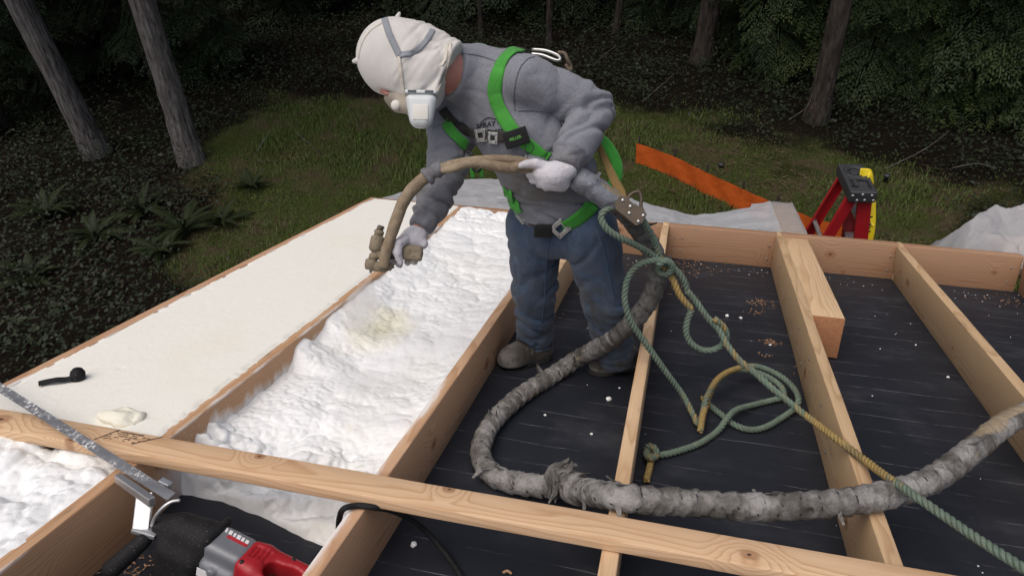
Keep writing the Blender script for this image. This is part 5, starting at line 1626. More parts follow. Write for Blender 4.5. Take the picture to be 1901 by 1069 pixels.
# ------------------------------------------------------------------ small things lying about
capo = empty('black_cap', RP(150, 702, JT + .006), 'small black plastic cap with a long strap lying on the flat foam', 'cap')
sl = JT + .008
p = catmull([RP(72, 713, sl + .006), RP(88, 709, sl + .008), RP(104, 706, sl + .012), RP(122, 705, sl + .008), RP(136, 702, sl + .012)], 6)
v, f = ribbon(p, np.tile(sup, (len(p), 1)), .022, .006); obj('strap', v, f, M['blackrub'], capo)
c0 = RP(144, 703, sl); v, f = lathe([(0, .024), (.2, .026), (.75, .024), (.8, .019), (1, .018)], c0, c0 + sup * .04, 18); obj('cap', v, f, M['blackrub'], capo)
def crumb(center, r, seed, flat=.6):
    bm = bmesh.new(); bmesh.ops.create_icosphere(bm, subdivisions=3, radius=1.0)
    v = np.array([x.co[:] for x in bm.verts]); f = [tuple(x.index for x in q.verts) for q in bm.faces]; bm.free()
    v = v * (1 + .35 * vnoise(v, 1.6, seed, 3))[:, None]
    v[:, 2] = np.maximum(v[:, 2] * flat, -.25)
    a = seed * 1.7; R_ = np.array([[math.cos(a), -math.sin(a), 0], [math.sin(a), math.cos(a), 0], [0, 0, 1]])
    return (v @ R_.T * r) @ MR.T + center, f
lc = RP(228, 776, JT + .006); v, f = crumb(lc, .062, 5, .5); v = lc + (v - lc) * np.array([1.15, .8, 1.0]); v = v + np.stack([vnoise(v, 42, 31 + k, 2) for k in range(3)], 1) * .014
lump = obj('foam_offcut', v, f, M['foam_cut'], None); set_attr(lump, 'yellow', .25 * np.ones(len(v)))
tag(lump, 'rough cream lump of cut foam on the flat foam by the stud', 'foam')
r3 = np.random.default_rng(5)
crs = [(1130, 740, .011), (1350, 586, .009), (1375, 590, .008), (1098, 805, .005), (1565, 822, .009), (1672, 905, .006), (1290, 640, .004), (1012, 770, .005), (768, 1010, .009), (1150, 720, .004), (1560, 600, .005), (1430, 640, .006), (1760, 700, .006), (1700, 640, .004)]
parts = [crumb(RP(x, y, .004), r * 1.1, i + 3, .8) for i, (x, y, r) in enumerate(crs)]
for _ in range(170):
    x, y = r3.uniform(-.7, 2.6), r3.uniform(1.6, 4.45)
    if r3.random() < .55: y = 4.45 - abs(r3.normal(0, .12))
    v = np.array([[0, 0, .006], [1, 0, 0], [0, 1, 0], [-1, 0, 0], [0, -1, 0]]) * r3.uniform(.0015, .0042) * r3.uniform(.5, 1.3, (5, 1)); v[0, 2] = abs(v[0, 2]) + .003
    parts.append((W(v + [x, y, .001]), [(0, 1, 2), (0, 2, 3), (0, 3, 4), (0, 4, 1)]))
v, f = join(parts); o = obj('foam_crumbs', v, f, M['foam'], None, False); set_attr(o, 'yellow', np.zeros(len(v)))
tag(o, 'scattered white foam crumbs on the black deck', 'crumbs', kind='stuff')
parts = []
spots = [(1270, 492, .10, 80), (1410, 562, .04, 60), (1400, 580, .03, 20), (1432, 637, .025, 45), (1420, 660, .02, 16), (1250, 540, .09, 30), (1010, 585, .05, 16), (1040, 545, .06, 20), (1500, 700, .05, 16), (1880, 560, .10, 60), (240, 1050, .04, 50), (1300, 500, .12, 50)]
for x, y, s, n in spots:
    c0 = unW(RP(x, y, 0))[0]
    for _ in range(n):
        q = c0 + np.array([r3.normal(0, s), r3.normal(0, s * .7), 0]); 
        if q[1] > 4.48: q[1] = 4.47
        a = r3.uniform(0, PI); l = r3.uniform(.002, .008); w = r3.uniform(.0008, .0025)
        d = np.array([math.cos(a), math.sin(a), 0]); e = np.array([-d[1], d[0], 0])
        z = r3.uniform(.001, .006)
        V_ = np.array([q - d * l - e * w + [0, 0, z], q + d * l - e * w + [0, 0, z + r3.uniform(-.001, .003)], q + d * l + e * w + [0, 0, z], q - d * l + e * w + [0, 0, z + .001]])
        parts.append((W(V_), [(0, 1, 2, 3)]))
v, f = join(parts); tag(obj('wood_shavings', v, f, M['sawdust'], None, False), 'orange wood shavings scattered on the black deck', 'shavings', kind='stuff')
# chip of bark-coloured wood near the bottom edge
v, f = tube(catmull([RP(934, 1062, .005), RP(942, 1059, .012), RP(950, 1064, .006)], 4), .004, 6); tag(obj('wood_curl', v, f, M['sawdust'], None), 'small curled wood shaving alone at the bottom edge of the deck', 'shaving')
# ------------------------------------------------------------------ things beyond the eave
def ZP(px, py, z):
    d = _dir(px, py); return CAM_POS + d * (z - CAM_POS[2]) / d[2]
def sheet_plastic(name, col=(0.80, 0.83, 0.87), alpha=.2, tint=(0.75, 0.77, 0.8)):
    t = NT(name); t.n.remove(t.b); c = t.coord()
    n = t.noise(c, 9, 5, .65, 1.2); w = t.noise(c, 40, 5, .6, 2.0)
    bmp = t.bump(t.math('ADD', n, t.math('MULTIPLY', w, .4)), .5, .02)
    df = t.n.new('ShaderNodeBsdfDiffuse'); t._in(df.inputs[0], col); t._in(df.inputs['Normal'], bmp)
    tl = t.n.new('ShaderNodeBsdfTranslucent'); t._in(tl.inputs[0], col); t._in(tl.inputs['Normal'], bmp)
    gl = t.n.new('ShaderNodeBsdfGlossy'); t._in(gl.inputs[0], (1, 1, 1)); gl.inputs['Roughness'].default_value = .22; t._in(gl.inputs['Normal'], bmp)
    tr = t.n.new('ShaderNodeBsdfTransparent'); t._in(tr.inputs[0], tint)
    def mixs(f, a, b):
        m = t.n.new('ShaderNodeMixShader'); t._in(m.inputs[0], f); t.l.new(a, m.inputs[1]); t.l.new(b, m.inputs[2]); return m.outputs[0]
    s = mixs(.4, df.outputs[0], tl.outputs[0]); s = mixs(alpha, s, tr.outputs[0])
    lw = t.n.new('ShaderNodeLayerWeight'); lw.inputs[0].default_value = .3; t._in(lw.inputs['Normal'], bmp)
    s = mixs(t.math('MULTIPLY', lw.outputs['Fresnel'], .5), s, gl.outputs[0])
    t.l.new(s, t.out.inputs['Surface'])
    return t.m
M['poly'] = sheet_plastic('clear_poly_sheet')
M['poly_thick'] = sheet_plastic('bunched_poly_sheet', (0.82, 0.83, 0.86), .46)

# polythene over the eave: drapes from the rim outwards and over the beam stub
nx_, ny_ = 150, 60
U, Vv = np.meshgrid(np.linspace(0, 1, nx_), np.linspace(0, 1, ny_), indexing='ij')
X = -2.22 + U * 2.868
far = np.interp(X, [-2.22, -2.05, -1.6, -.9, -.3, .2, .62, .84], [4.72, 5.2, 5.55, 5.55, 5.35, 5.3, 5.46, 5.46])
Y = 4.575 + Vv * (far - 4.575)
ztop = np.interp(X, [-2.22, -1.9, -1.0, -.5, -.15, .1, .45, .64, .80, .84], [.19, .225, .235, .21, .15, .12, .18, .224, .224, .20])
Pn = np.c_[X.ravel(), Y.ravel(), 0 * X.ravel()]
wr = vnoise(Pn, 7, 141, 3).reshape(X.shape); wr2 = np.abs(vnoise(np.c_[Pn[:, 0] * 12, Pn[:, 1] * 3, Pn[:, 2]], 1, 142, 2)).reshape(X.shape)
rimz = JT - .01
k = np.clip(Vv / .18, 0, 1)
Z = rimz * (1 - k) + ztop * k + (.014 * wr - .016 * wr2) * k - .10 * np.clip((Vv - .9) / .1, 0, 1) ** 2 * (X < .5)
pl = obj('plastic_sheet', W(np.c_[X.ravel(), Y.ravel(), Z.ravel()]), grid_faces(nx_, ny_), M['poly'])
tag(pl, 'translucent plastic sheet draped over the eave and beam end beyond the rim', 'plastic sheet')
# folds of the same sheet hanging down the beam's far side
nx_, ny_ = 24, 50
U, Vv = np.meshgrid(np.linspace(0, 1, nx_), np.linspace(0, 1, ny_), indexing='ij')
X = .802 + .03 * U ** 2 + .012 * np.sin(Vv * 30 + 3 * U) * U; Y = 4.59 + Vv * .88; Z = .228 - .34 * U
o = obj('hanging_fold', W(np.c_[X.ravel(), Y.ravel(), Z.ravel()]), grid_faces(nx_, ny_), M['poly'], pl)
M['poly_clear'] = sheet_plastic('clear_film', (0.8, 0.82, 0.86), .55)
nx_, ny_ = 30, 60
U, Vv = np.meshgrid(np.linspace(0, 1, nx_), np.linspace(0, 1, ny_), indexing='ij')
X = .648 + U * .152; Y = 4.59 + Vv * .87; Pn = np.c_[X.ravel(), Y.ravel(), 0 * X.ravel()]
Z = .2205 + .004 * np.abs(vnoise(np.c_[Pn[:, 0] * 16, Pn[:, 1] * 30, Pn[:, 2]], 1, 148, 2)).reshape(X.shape) - .2 * np.clip((Vv - .97) / .03, 0, 1)
obj('film_over_beam', W(np.c_[X.ravel(), Y.ravel(), Z.ravel()]), grid_faces(nx_, ny_), M['poly_clear'], pl)
# light support under the sheet: outlooker planks of the eave
board('lookout', (-2.1, 5.30, 0.0), (-.4, 5.30, 0.0), .04, .19, M['wood_red'], frame)
for xx in (-2.0, -1.3, -.6):
    board('lookout', (xx, 4.575, .0), (xx, 5.27, .0), .04, .185, M['wood_red'], frame)
# scrap on the sheet
v, f = crumb(W1(*(unW(RP(929, 371, .25))[0][:2]), .262), .03, 9, .5); v = v; cc = v.mean(0); v = cc + (v - cc) * np.array([1.3, .6, .8])
sc = obj('plastic_scrap', v, f, M['poly_thick'], None); tag(sc, 'small crumpled white plastic scrap on the sheet beyond the foam', 'scrap')

# bunched polythene at the right: a creased sheet thrown over a wrapped pack
from mathutils.geometry import delaunay_2d_cdt
rb = np.random.default_rng(12)
pts = [(1.66, 4.64, -.02), (1.60, 4.95, .00), (1.68, 5.30, -.05), (1.98, 5.42, -.02), (2.4, 5.45, .0), (2.9, 5.40, -.05), (3.05, 4.9, .02), (3.0, 4.62, .02), (2.55, 4.60, .16), (2.1, 4.60, .10),
       (1.80, 4.78, .25), (1.95, 4.95, .33), (2.20, 4.90, .36), (2.42, 5.02, .33), (2.30, 4.72, .26), (2.62, 4.80, .22), (2.75, 5.05, .20), (2.05, 4.72, .20), (2.5, 5.2, .2), (2.0, 5.2, .17), (1.78, 5.05, .14), (2.22, 5.15, .27)]
pts += [(x + rb.normal(0, .05), y + rb.normal(0, .05), z + rb.normal(0, .035)) for x, y, z in pts[10:]]
vv2, _, tri, _, _, _ = delaunay_2d_cdt([Vector((p[0], p[1])) for p in pts], [], [], 0, 1e-5)
zz = [min(pts, key=lambda p: (p[0] - v[0]) ** 2 + (p[1] - v[1]) ** 2)[2] for v in vv2]
bm = bmesh.new(); bv_ = [bm.verts.new((v[0], v[1], z)) for v, z in zip(vv2, zz)]
for q in tri:
    try: bm.faces.new([bv_[i] for i in q])
    except ValueError: pass
for it in range(4):
    bmesh.ops.subdivide_edges(bm, edges=list(bm.edges), cuts=1, use_grid_fill=True, smooth=.12 if it == 0 else 0)
    bmesh.ops.triangulate(bm, faces=list(bm.faces))
V_ = np.array([v.co[:] for v in bm.verts]); F_ = [tuple(v.index for v in f.verts) for f in bm.faces]; bm.free()
cr1 = np.abs(vnoise(V_, 6, 151, 2)); cr2 = np.abs(vnoise(V_ * np.array([1, .5, 1]), 17, 152, 2))
V_[:, 2] *= 1.22
V_[:, 2] += .035 * np.minimum(cr1 * 2.5, 1) + .012 * np.minimum(cr2 * 2.5, 1) - .02
bag = obj('plastic_bundle', W(V_), F_, M['poly_thick'], None); tag(bag, 'bunched translucent plastic sheeting piled past the rim at the right', 'plastic sheet')
M['kraft'] = simple('kraft_wrap', (0.50, 0.38, 0.30), .8, var=.2, scale=8)
v, f = bevel_box(.62, .30, .20, .03); o = obj('wrapped_pack', frame_to(v, W1(2.28, 4.88, .12), MR @ unit([1, .1, 0]), MR @ unit([-.1, 1, 0]), MR[:, 2]), f, M['kraft'], bag)

# ------------------------------------------------------------------ step ladder
LZ = 2.42
c00, c10, c11, c01 = ZP(1564, 303, LZ), ZP(1611, 305, LZ), ZP(1622, 357, LZ), ZP(1571, 357, LZ)
lu = unit((c10 - c00) + (c11 - c01)); lu[2] = 0; lu = unit(lu)
lv = unit((c01 - c00) + (c11 - c10)); lv = lv - lu * (lv @ lu); lv[2] = 0; lv = unit(lv)
lw, ll = np.linalg.norm(c10 - c00) * .5 + np.linalg.norm(c11 - c01) * .5, abs(((c01 + c11) / 2 - (c00 + c10) / 2) @ lv)
lc = (c00 + c10 + c11 + c01) / 4; UZ = np.array([0, 0, 1.0])
lad = empty('step_ladder', np.array([lc[0], lc[1], 0]), 'red fibreglass step ladder with black top cap standing beyond the rim', 'ladder')
M['redrail'] = simple('red_fibreglass', (0.36, 0.012, 0.018), .45, var=.2, scale=12)
M['blackcap'] = simple('black_cap_plastic', (0.035, 0.037, 0.04), .5, var=.25, scale=30)
def LP(a, b, z): return lc + lu * a * lw / 2 + lv * b * ll / 2 + UZ * (z - LZ)
def f_cap(P):
    c = lc - UZ * .045
    d = sd_box(P, c, lu, lv, UZ, (lw / 2, ll / 2, .045), .01)
    for a, b, r, dp in ((.05, -.42, .075, .012), (.05, -.42, .045, .02)):
        q = P - LP(a, b, LZ); rr = np.sqrt((q @ lu) ** 2 + (q @ lv) ** 2)
        ring = np.maximum(np.abs(rr - r) - .008, np.abs(q @ UZ) - dp); d = np.maximum(d, -ring)
    q = P - LP(.2, .45, LZ); d = np.maximum(d, -sd_box(P, LP(.25, .42, LZ), lu, lv, UZ, (lw * .22, ll * .16, .03), .006))
    for a, b, r in ((-.55, .2, .016), (-.55, .38, .016), (-.5, .6, .024)):
        q = P - LP(a, b, LZ); d = np.maximum(d, -np.maximum(np.sqrt((q @ lu) ** 2 + (q @ lv) ** 2) - r, np.abs(q @ UZ) - .03))
    return d
V, F = surface_nets(f_cap, lc - np.array([.35, .35, .13]), lc + np.array([.35, .35, .04]), .0065)
cap = obj('top_cap', V, F, M['blackcap'], lad, False); smooth_by_angle(cap, 35)
for a, z in ((-.8, .03), (-.1, .02), (.6, .025), (.15, .065), (-.4, .068), (.8, .066)):
    p0 = LP(a, 1.0, LZ - z); v, f = lathe([(0, .010), (.6, .010), (1, .006)], p0, p0 + lv * .005, 10); obj('bolt', v, f, M['buckle'], cap)
def channel(a, b, w, dpt, out, side, name='rail', mat='redrail'):
    """C-channel rail from a to b; web faces `out`"""
    ax = unit(b - a); o_ = unit(out - ax * (out @ ax)); s_ = np.cross(ax, o_)
    L = np.linalg.norm(b - a); parts = []
    v, f = bevel_box(L, w, .005, .001); parts.append((frame_to(v, (a + b) / 2, ax, s_, o_), f))
    for q in (-1, 1):
        v, f = bevel_box(L, .005, dpt, .001); parts.append((frame_to(v, (a + b) / 2 + s_ * q * (w / 2 - .0024) - o_ * (dpt / 2 + .0026), ax, s_, o_), f))
    v, f = join(parts); return obj(name, v, f, M[mat], lad, False)
spread = .62
for b in (-.72, .72):
    channel(LP(-.55, b, LZ - .085), LP(-.55, b * 1.5, 0) - lu * spread, .075, .028, lv * (1 if b > 0 else -1), 0)
    channel(LP(.42, b, LZ - .085), LP(.42, b * 1.9, 0) + lu * .34, .095, .03, lv * (1 if b > 0 else -1), 0)
for k in range(1, 8):
    t_ = k / 8
    pa, pb = LP(.42, -.72 - .65 * t_, LZ * (1 - t_)) + lu * .34 * t_, LP(.42, .72 + .65 * t_, LZ * (1 - t_)) + lu * .34 * t_
    v, f = bevel_box(np.linalg.norm(pb - pa) - .02, .085, .025, .003); obj('step', frame_to(v, (pa + pb) / 2, unit(pb - pa), lu, UZ), f, M['alu'], lad, False)
for t_ in (.2, .45, .7):
    pa, pb = LP(-.55, -.72 - .36 * t_, LZ * (1 - t_)) - lu * spread * t_, LP(-.55, .72 + .36 * t_, LZ * (1 - t_)) - lu * spread * t_
    v, f = bevel_box(np.linalg.norm(pb - pa) - .01, .03, .02, .003); obj('rear_brace', frame_to(v, (pa + pb) / 2, unit(pb - pa), lu, UZ), f, M['alu'], lad, False)
for b in (-1, 1):
    pa, pb = LP(-.55, b * .95, LZ * .68) - lu * spread * .32, LP(.42, b * .95, LZ * .68) + lu * .11
    v, f = bevel_box(np.linalg.norm(pb - pa), .008, .03, .002); obj('spreader', frame_to(v, (pa + pb) / 2, unit(pb - pa), unit(np.cross(UZ, pb - pa)), UZ), f, M['alu'], lad, False)
# caution tape tied on the cap
M['yellow'] = simple('yellow_tape', (0.75, 0.58, 0.015), .45, var=.12, scale=15)
tape = empty('caution_tape', np.array(LP(1.1, .2, LZ - .5)), 'yellow caution tape tied to the ladder top and hanging down', 'tape')
def hang(pts, w, nrm):
    p = catmull(pts, 10); tw = np.linspace(0, 1, len(p))
    nn = np.array([unit(nrm + lu * .5 * math.sin(6 * q)) for q in tw])
    v, f = ribbon(p, nn, w, .0015); return obj('tape_strip', v, f, M['yellow'], tape)
hang([LP(.25, -.2, LZ + .012), LP(.7, -.18, LZ + .014), LP(1.02, -.12, LZ + .004), LP(1.2, .05, LZ - .08), LP(1.34, .45, LZ - .20), LP(1.5, .8, LZ - .42), LP(1.52, .9, LZ - .8), LP(1.56, .95, LZ - 1.1)], .075, unit(lv + lu * .5 + UZ * .3))
hang([LP(1.06, .0, LZ - .05), LP(1.18, .2, LZ - .12), LP(1.3, .5, LZ - .24), LP(1.5, .65, LZ - .33), LP(1.52, .7, LZ - .42)], .022, unit(lv + UZ))
hang([LP(1.3, .5, LZ - .24), LP(1.5, .7, LZ - .30), LP(1.68, .75, LZ - .31)], .016, unit(lv + UZ))
td_ = unit(LP(1.5, .8, LZ - .42) - LP(1.34, .45, LZ - .20))
flat_text('CAU', LP(1.42, .62, LZ - .31) + unit(lv + lu * .5) * .012, td_, unit(np.cross(unit(lv + lu * .5), td_)), unit(lv + lu * .5), .06, M['printblack'], tape, bold=.002)

# ------------------------------------------------------------------ orange silt fence on the lawn
M['orange'] = None
t = NT('orange_silt_fabric'); c_ = t.coord()
t.set(color=t.mix(t.noise(c_, 5, 4, .6), (0.50, 0.085, 0.012), (0.66, 0.135, 0.02)), rough=.6, spec=.3, normal=t.bump(t.noise(c_, 12, 4), .4, .03)); M['orange'] = t.m
M['stake'] = simple('dark_stake', (0.03, 0.025, 0.02), .8)
fence = empty('silt_fence', GP(1300, 364), 'low orange fabric silt fence running across the lawn toward the ladder', 'fence')
fb = [GP(1179, 311), GP(1244, 335), GP(1303, 365), GP(1368, 398), GP(1430, 428), GP(1500, 456), GP(1575, 476)]
fh = [.40, .39, .38, .39, .39, .39, .39]
def on_pole(P, px, py):
    return 0
for i in range(len(fb) - 1):
    a, b = fb[i], fb[i + 1]
    n_ = 14; m_ = 7
    side = unit(np.cross(UZ, b - a))
    V_ = []
    for s in np.linspace(0, 1, n_):
        for h in np.linspace(0, 1, m_):
            hh = fh[i] + (fh[i + 1] - fh[i]) * s
            p = a + (b - a) * s + UZ * (hh * h - .008 * math.sin(PI * s) * h) + side * (.02 * math.sin(PI * s) + .006 * math.sin(9 * s + 5 * h + i))
            V_.append(p)
    F_ = [tuple(q) for q in grid_faces(n_, m_).tolist()]
    k = len(V_); V_ = np.array(V_); V2 = V_ + side * .004
    edge_ = []
    F2 = F_ + [tuple(j + k for j in q[::-1]) for q in F_]
    obj('fabric_panel', np.vstack([V_, V2]), F2, M['orange'], fence)
for p, h in zip(fb, fh):
    v, f = bevel_box(.028, .028, h + .09, .004); obj('stake', frame_to(v, p + UZ * (h + .05) / 2 + np.array([.03, .10, 0]), np.array([1., 0, 0]), np.array([0, 1., 0]), UZ), f, M['stake'], fence)
# little posts / marker caps on the lawn
for (px, py, lab) in ((1337, 317, 'small dark marker stub in the lawn above the orange fence'), (1643, 338, 'small dark marker stub in the lawn right of the ladder'), (1589, 428, 'dark stub in the lawn behind the ladder legs')):
    p = GP(px, py); v, f = lathe([(0, .03), (.7, .03), (.72, .045), (1, .04)], p, p + UZ * .12, 12); o = obj('marker_stub', v, f, M['blackcap'], None); tag(o, lab, 'marker', 'marker stubs in the lawn')
# the house wall below the eave
v, f = bevel_box(6.2, 5.2, 3.0, 0); V_ = v.copy()
def wall(name, x0, x1, y0, y1):
    V_ = np.array([(x0, y0, 0), (x1, y0, 0), (x1, y1, 0), (x0, y1, 0)] + [(x, y, float(W1(x, (y - 0) / _ct - 0.05, -0.33)[2])) for x, y in ((x0, y0), (x1, y0), (x1, y1), (x0, y1))], float)
    o = obj(name, V_, [(0, 3, 2, 1), (4, 5, 6, 7), (0, 1, 5, 4), (1, 2, 6, 5), (2, 3, 7, 6), (3, 0, 4, 7)], M['plywood'], None, False)
    tag(o, kind='structure')
wall('wall_under_eave', -2.1, 4.0, -1.0, 4.0)
# ------------------------------------------------------------------ ground, trees and undergrowth
def ground_mat():
    t = NT('lawn_and_forest_floor'); c = t.coord()
    x, y, z = t.sep(c)
    big = t.noise(c, .45, 5, .6); mid = t.noise(c, 2.2, 6, .7); fine = t.noise(c, 24, 6, .75)
    grass = t.mix(fine, (0.035, 0.05, 0.012), (0.12, 0.145, 0.04))
    dry = t.mix(fine, (0.055, 0.043, 0.025), (0.18, 0.14, 0.085))
    col = t.mix(t.smooth(t.math('ADD', mid, t.math('MULTIPLY', t.math('SUBTRACT', big, .5), .8)), .43, .63), grass, dry)
    litter = t.mix(fine, (0.006, 0.005, 0.004), (0.028, 0.02, 0.013))
    lawn = t.attr('lawn')
    col = t.mix(t.smooth(t.math('ADD', lawn, t.math('MULTIPLY', t.math('SUBTRACT', mid, .5), .8)), .3, .7), litter, col)
    t.set(color=col, rough=.95, spec=.1, normal=t.bump(t.math('ADD', t.math('MULTIPLY', t.noise(c, 60, 4, .7), .5), t.math('ADD', fine, mid)), 1.0, .08))
    return t.m
# lawn outline in world coordinates (from the photo): lawn where inside
def lawn_mask(P):
    x, y = P[:, 0], P[:, 1]
    far = np.interp(x, [-10, -8.8, -6.5, -4, -1.3, 1.4, 2.5, 3.8, 5, 9], [11.5, 12.4, 12.8, 12.9, 12.9, 12.0, 11.2, 10.5, 10.0, 9.2]) + 1.5 * vnoise(np.c_[x, y, 0 * x], .8, 171, 3)
    left = np.interp(y, [3, 6, 8, 10, 13], [-4.6, -5.8, -7.2, -8.0, -9.2]) - .8 + 2.2 * vnoise(np.c_[x, y, 0 * x], .7, 172, 3)
    return np.clip((far - y) / 2.2, 0, 1) * np.clip((x - left) / 2.4, 0, 1)
def gz(P):
    return .10 * vnoise(np.c_[P[:, 0], P[:, 1], 0 * P[:, 0]], .35, 173, 2) + .03 * vnoise(np.c_[P[:, 0], P[:, 1], 0 * P[:, 0]], 1.6, 174, 2)
def axis(lo, hi, inner0, inner1, step, outer):
    a = np.arange(inner0, inner1 + 1e-6, step)
    l = inner0 - np.geomspace(outer, inner0 - lo, 14)[::-1]; r = inner1 + np.geomspace(outer, hi - inner1, 14)
    return np.r_[l, a, r]
xs = axis(-900, 900, -20, 16, .16, .5); ys = axis(-900, 900, -2, 30, .16, .5)
X, Y = np.meshgrid(xs, ys, indexing='ij'); P = np.c_[X.ravel(), Y.ravel(), 0 * X.ravel()]
P[:, 2] = gz(P) * (np.abs(P[:, 0]) < 60) * (np.abs(P[:, 1]) < 60)
gr = obj('ground', P, grid_faces(len(xs), len(ys)), ground_mat(), None, loc=(0, 0, 0)); set_attr(gr, 'lawn', lawn_mask(P)); tag(gr, kind='structure')

def leaf_mat(name, a, b, tip, dead=None, trans=.25):
    t = NT(name); c = t.coord()
    n = t.noise(c, 1.1, 4, .6); f = t.noise(c, 14, 3, .7)
    rd = t.rand()
    col = t.mix(f, a, b)
    col = t.mix(t.math('MULTIPLY', t.smooth(n, .48, .72), .6), col, tip)
    if dead is not None: col = t.mix(t.smooth(t.noise(c, 5, 3, .6), .64, .72, 0, .9), col, dead)
    t.set(color=col, rough=.6, spec=.25)
    return t.m
M['cedar'] = leaf_mat('cedar_foliage', (0.012, 0.022, 0.007), (0.035, 0.058, 0.016), (0.075, 0.10, 0.025))
M['fir'] = leaf_mat('fir_foliage', (0.008, 0.015, 0.006), (0.02, 0.036, 0.012), (0.03, 0.05, 0.014))
M['salal'] = leaf_mat('undergrowth_leaves', (0.012, 0.019, 0.009), (0.022, 0.033, 0.015), (0.03, 0.044, 0.018), dead=(0.028, 0.021, 0.012))
M['fernleaf'] = leaf_mat('fern_leaves', (0.010, 0.017, 0.005), (0.022, 0.034, 0.009), (0.03, 0.04, 0.012))
M['grass'] = leaf_mat('grass_blades', (0.04, 0.066, 0.012), (0.095, 0.14, 0.03), (0.13, 0.13, 0.045), dead=(0.19, 0.145, 0.085))
def bark_mat(name, a, b):
    t = NT(name); c = t.coord()
    n = t.noise(t.mapping(c, (1, 1, .22)), 14, 6, .7, .6); v = t.voro(t.mapping(c, (1, 1, .16)), 22); m = t.noise(c, 1.2, 3)
    col = t.mix(t.smooth(n, .3, .7), a, b); col = t.mix(t.smooth(v, .1, .3, .7, 0), col, tuple(q * .3 for q in a)); col = t.mix(t.smooth(m, .5, .7, 0, .3), col, (0.05, 0.06, 0.045))
    t.set(color=col, rough=.95, spec=.15, normal=t.bump(t.math('ADD', n, v), 1.0, .03))
    return t.m
M['bark'] = bark_mat('grey_furrowed_bark', (0.085, 0.075, 0.068), (0.20, 0.185, 0.175))
M['bark_dark'] = bark_mat('dark_bark', (0.03, 0.024, 0.02), (0.085, 0.07, 0.06))

def bough(rg, nt=18, droop=.35, leaf=(.042, .010), dens=10):
    """flat feathery conifer bough along +X, length about 1"""
    V, F = [], []
    def quad(p, d, n, l, w):
        s = np.cross(d, n); i = len(V)
        V.extend([p, p + d * l * .5 + s * w, p + d * l, p + d * l * .5 - s * w]); F.append((i, i + 1, i + 2, i + 3))
    ts = np.linspace(.12, 1, nt)
    def stem(t): return np.array([t, 0, -.22 * t * t * droop * 3 + .10 * t])
    for t in ts:
        p = stem(t)
        for sgn in (-1, 1):
            L = (.42 * (1 - t) ** .7 + .08) * rg.uniform(.75, 1.15)
            ang = math.radians(rg.uniform(42, 62)) * sgn
            d = np.array([math.cos(ang), math.sin(ang), -.18 - droop * rg.uniform(.2, .9)]); d = unit(d)
            n = unit(np.array([rg.normal(0, .15), rg.normal(0, .15), 1.0]))
            k = max(3, int(dens * L / .3))
            for s in np.linspace(.12, 1, k):
                q = p + d * L * s + np.array([0, 0, -.10 * droop * s * s])
                for sg in (-1, 1):
                    side = np.cross(n, d) * sg
                    dd = unit(d * .75 + side * .7 + np.array([0, 0, rg.uniform(-.35, .1)]))
                    quad(q, dd, unit(n + rg.normal(0, .25, 3)), leaf[0] * rg.uniform(.7, 1.3), leaf[1])
            quad(p + d * L * .9, d, n, leaf[0] * 1.3, leaf[1])
    i = len(V); w = .006
    for t0, t1 in zip(np.linspace(0, .9, 5), np.linspace(.2, 1, 5)):
        a, b = stem(t0), stem(t1); i = len(V)
        V.extend([a + [0, w, 0], b + [0, w, 0], b - [0, w, 0], a - [0, w, 0]]); F.append((i, i + 1, i + 2, i + 3))
    return np.array(V), np.array(F)
_rg = np.random.default_rng(55)
BO = [bough(_rg) for _ in range(4)]
BOC = [bough(_rg, nt=8, leaf=(.16, .05), dens=3) for _ in range(3)]      # coarse, for crowns out of sight above

def crown_mesh(name, mat, h0, h1, r0, r1, n, seed, coarse=False, pend=.25):
    """boughs set round a stem from h0 to h1"""
    rg = np.random.default_rng(seed); VV, FF, k = [], [], 0
    for i in range(n):
        u = (i + rg.uniform(0, 1)) / n
        z = h0 + (h1 - h0) * u
        L = (r0 + (r1 - r0) * u) * rg.uniform(.65, 1.15)
        az = rg.uniform(0, 2 * PI); v, f = (BOC if coarse else BO)[rg.integers(0, 3)]
        tilt = rg.uniform(-.15, .25) + pend * (1 - u) 
        roll = rg.normal(0, .25)
        c, s = math.cos(roll), math.sin(roll); v = v @ np.array([[1, 0, 0], [0, c, -s], [0, s, c]]).T
        c, s = math.cos(tilt), math.sin(tilt); v = v @ np.array([[c, 0, s], [0, 1, 0], [-s, 0, c]]).T
        c, s = math.cos(az), math.sin(az); v = v @ np.array([[c, -s, 0], [s, c, 0], [0, 0, 1]]).T
        VV.append(v * L * np.array([1, 1, 1.0]) + [0, 0, z]); FF.append(f + k); k += len(v)
    me = mesh_data(name, np.vstack(VV), np.vstack(FF), False); me.materials.append(mat); return me
def trunk_mesh(name, path, r, mat, seg=40, furrow=.11, flare=1.45, seed=1, step=.09):
    P_, t = resample(catmull(path, 8), step)
    rad = np.interp(t / t[-1], [0, .03, .08, 1], [r * flare, r * 1.12, r, r * .35])
    def fn(n, s):
        th = np.linspace(0, 2 * PI, s, endpoint=False)
        C = np.c_[np.repeat(np.arange(n) * step * 1.4, s), np.tile(np.cos(th), n) * r * 14, np.tile(np.sin(th), n) * r * 14]
        a = vnoise(C, 1, seed, 2); b = vnoise(C * np.array([3, 2.2, 2.2]), 1, seed + 1, 1)
        return (1 + furrow * (1 - 2.4 * np.abs(a)) + furrow * .35 * b).reshape(n, s)
    v, f = tube(P_, rad, seg, True, fn)
    return v, f

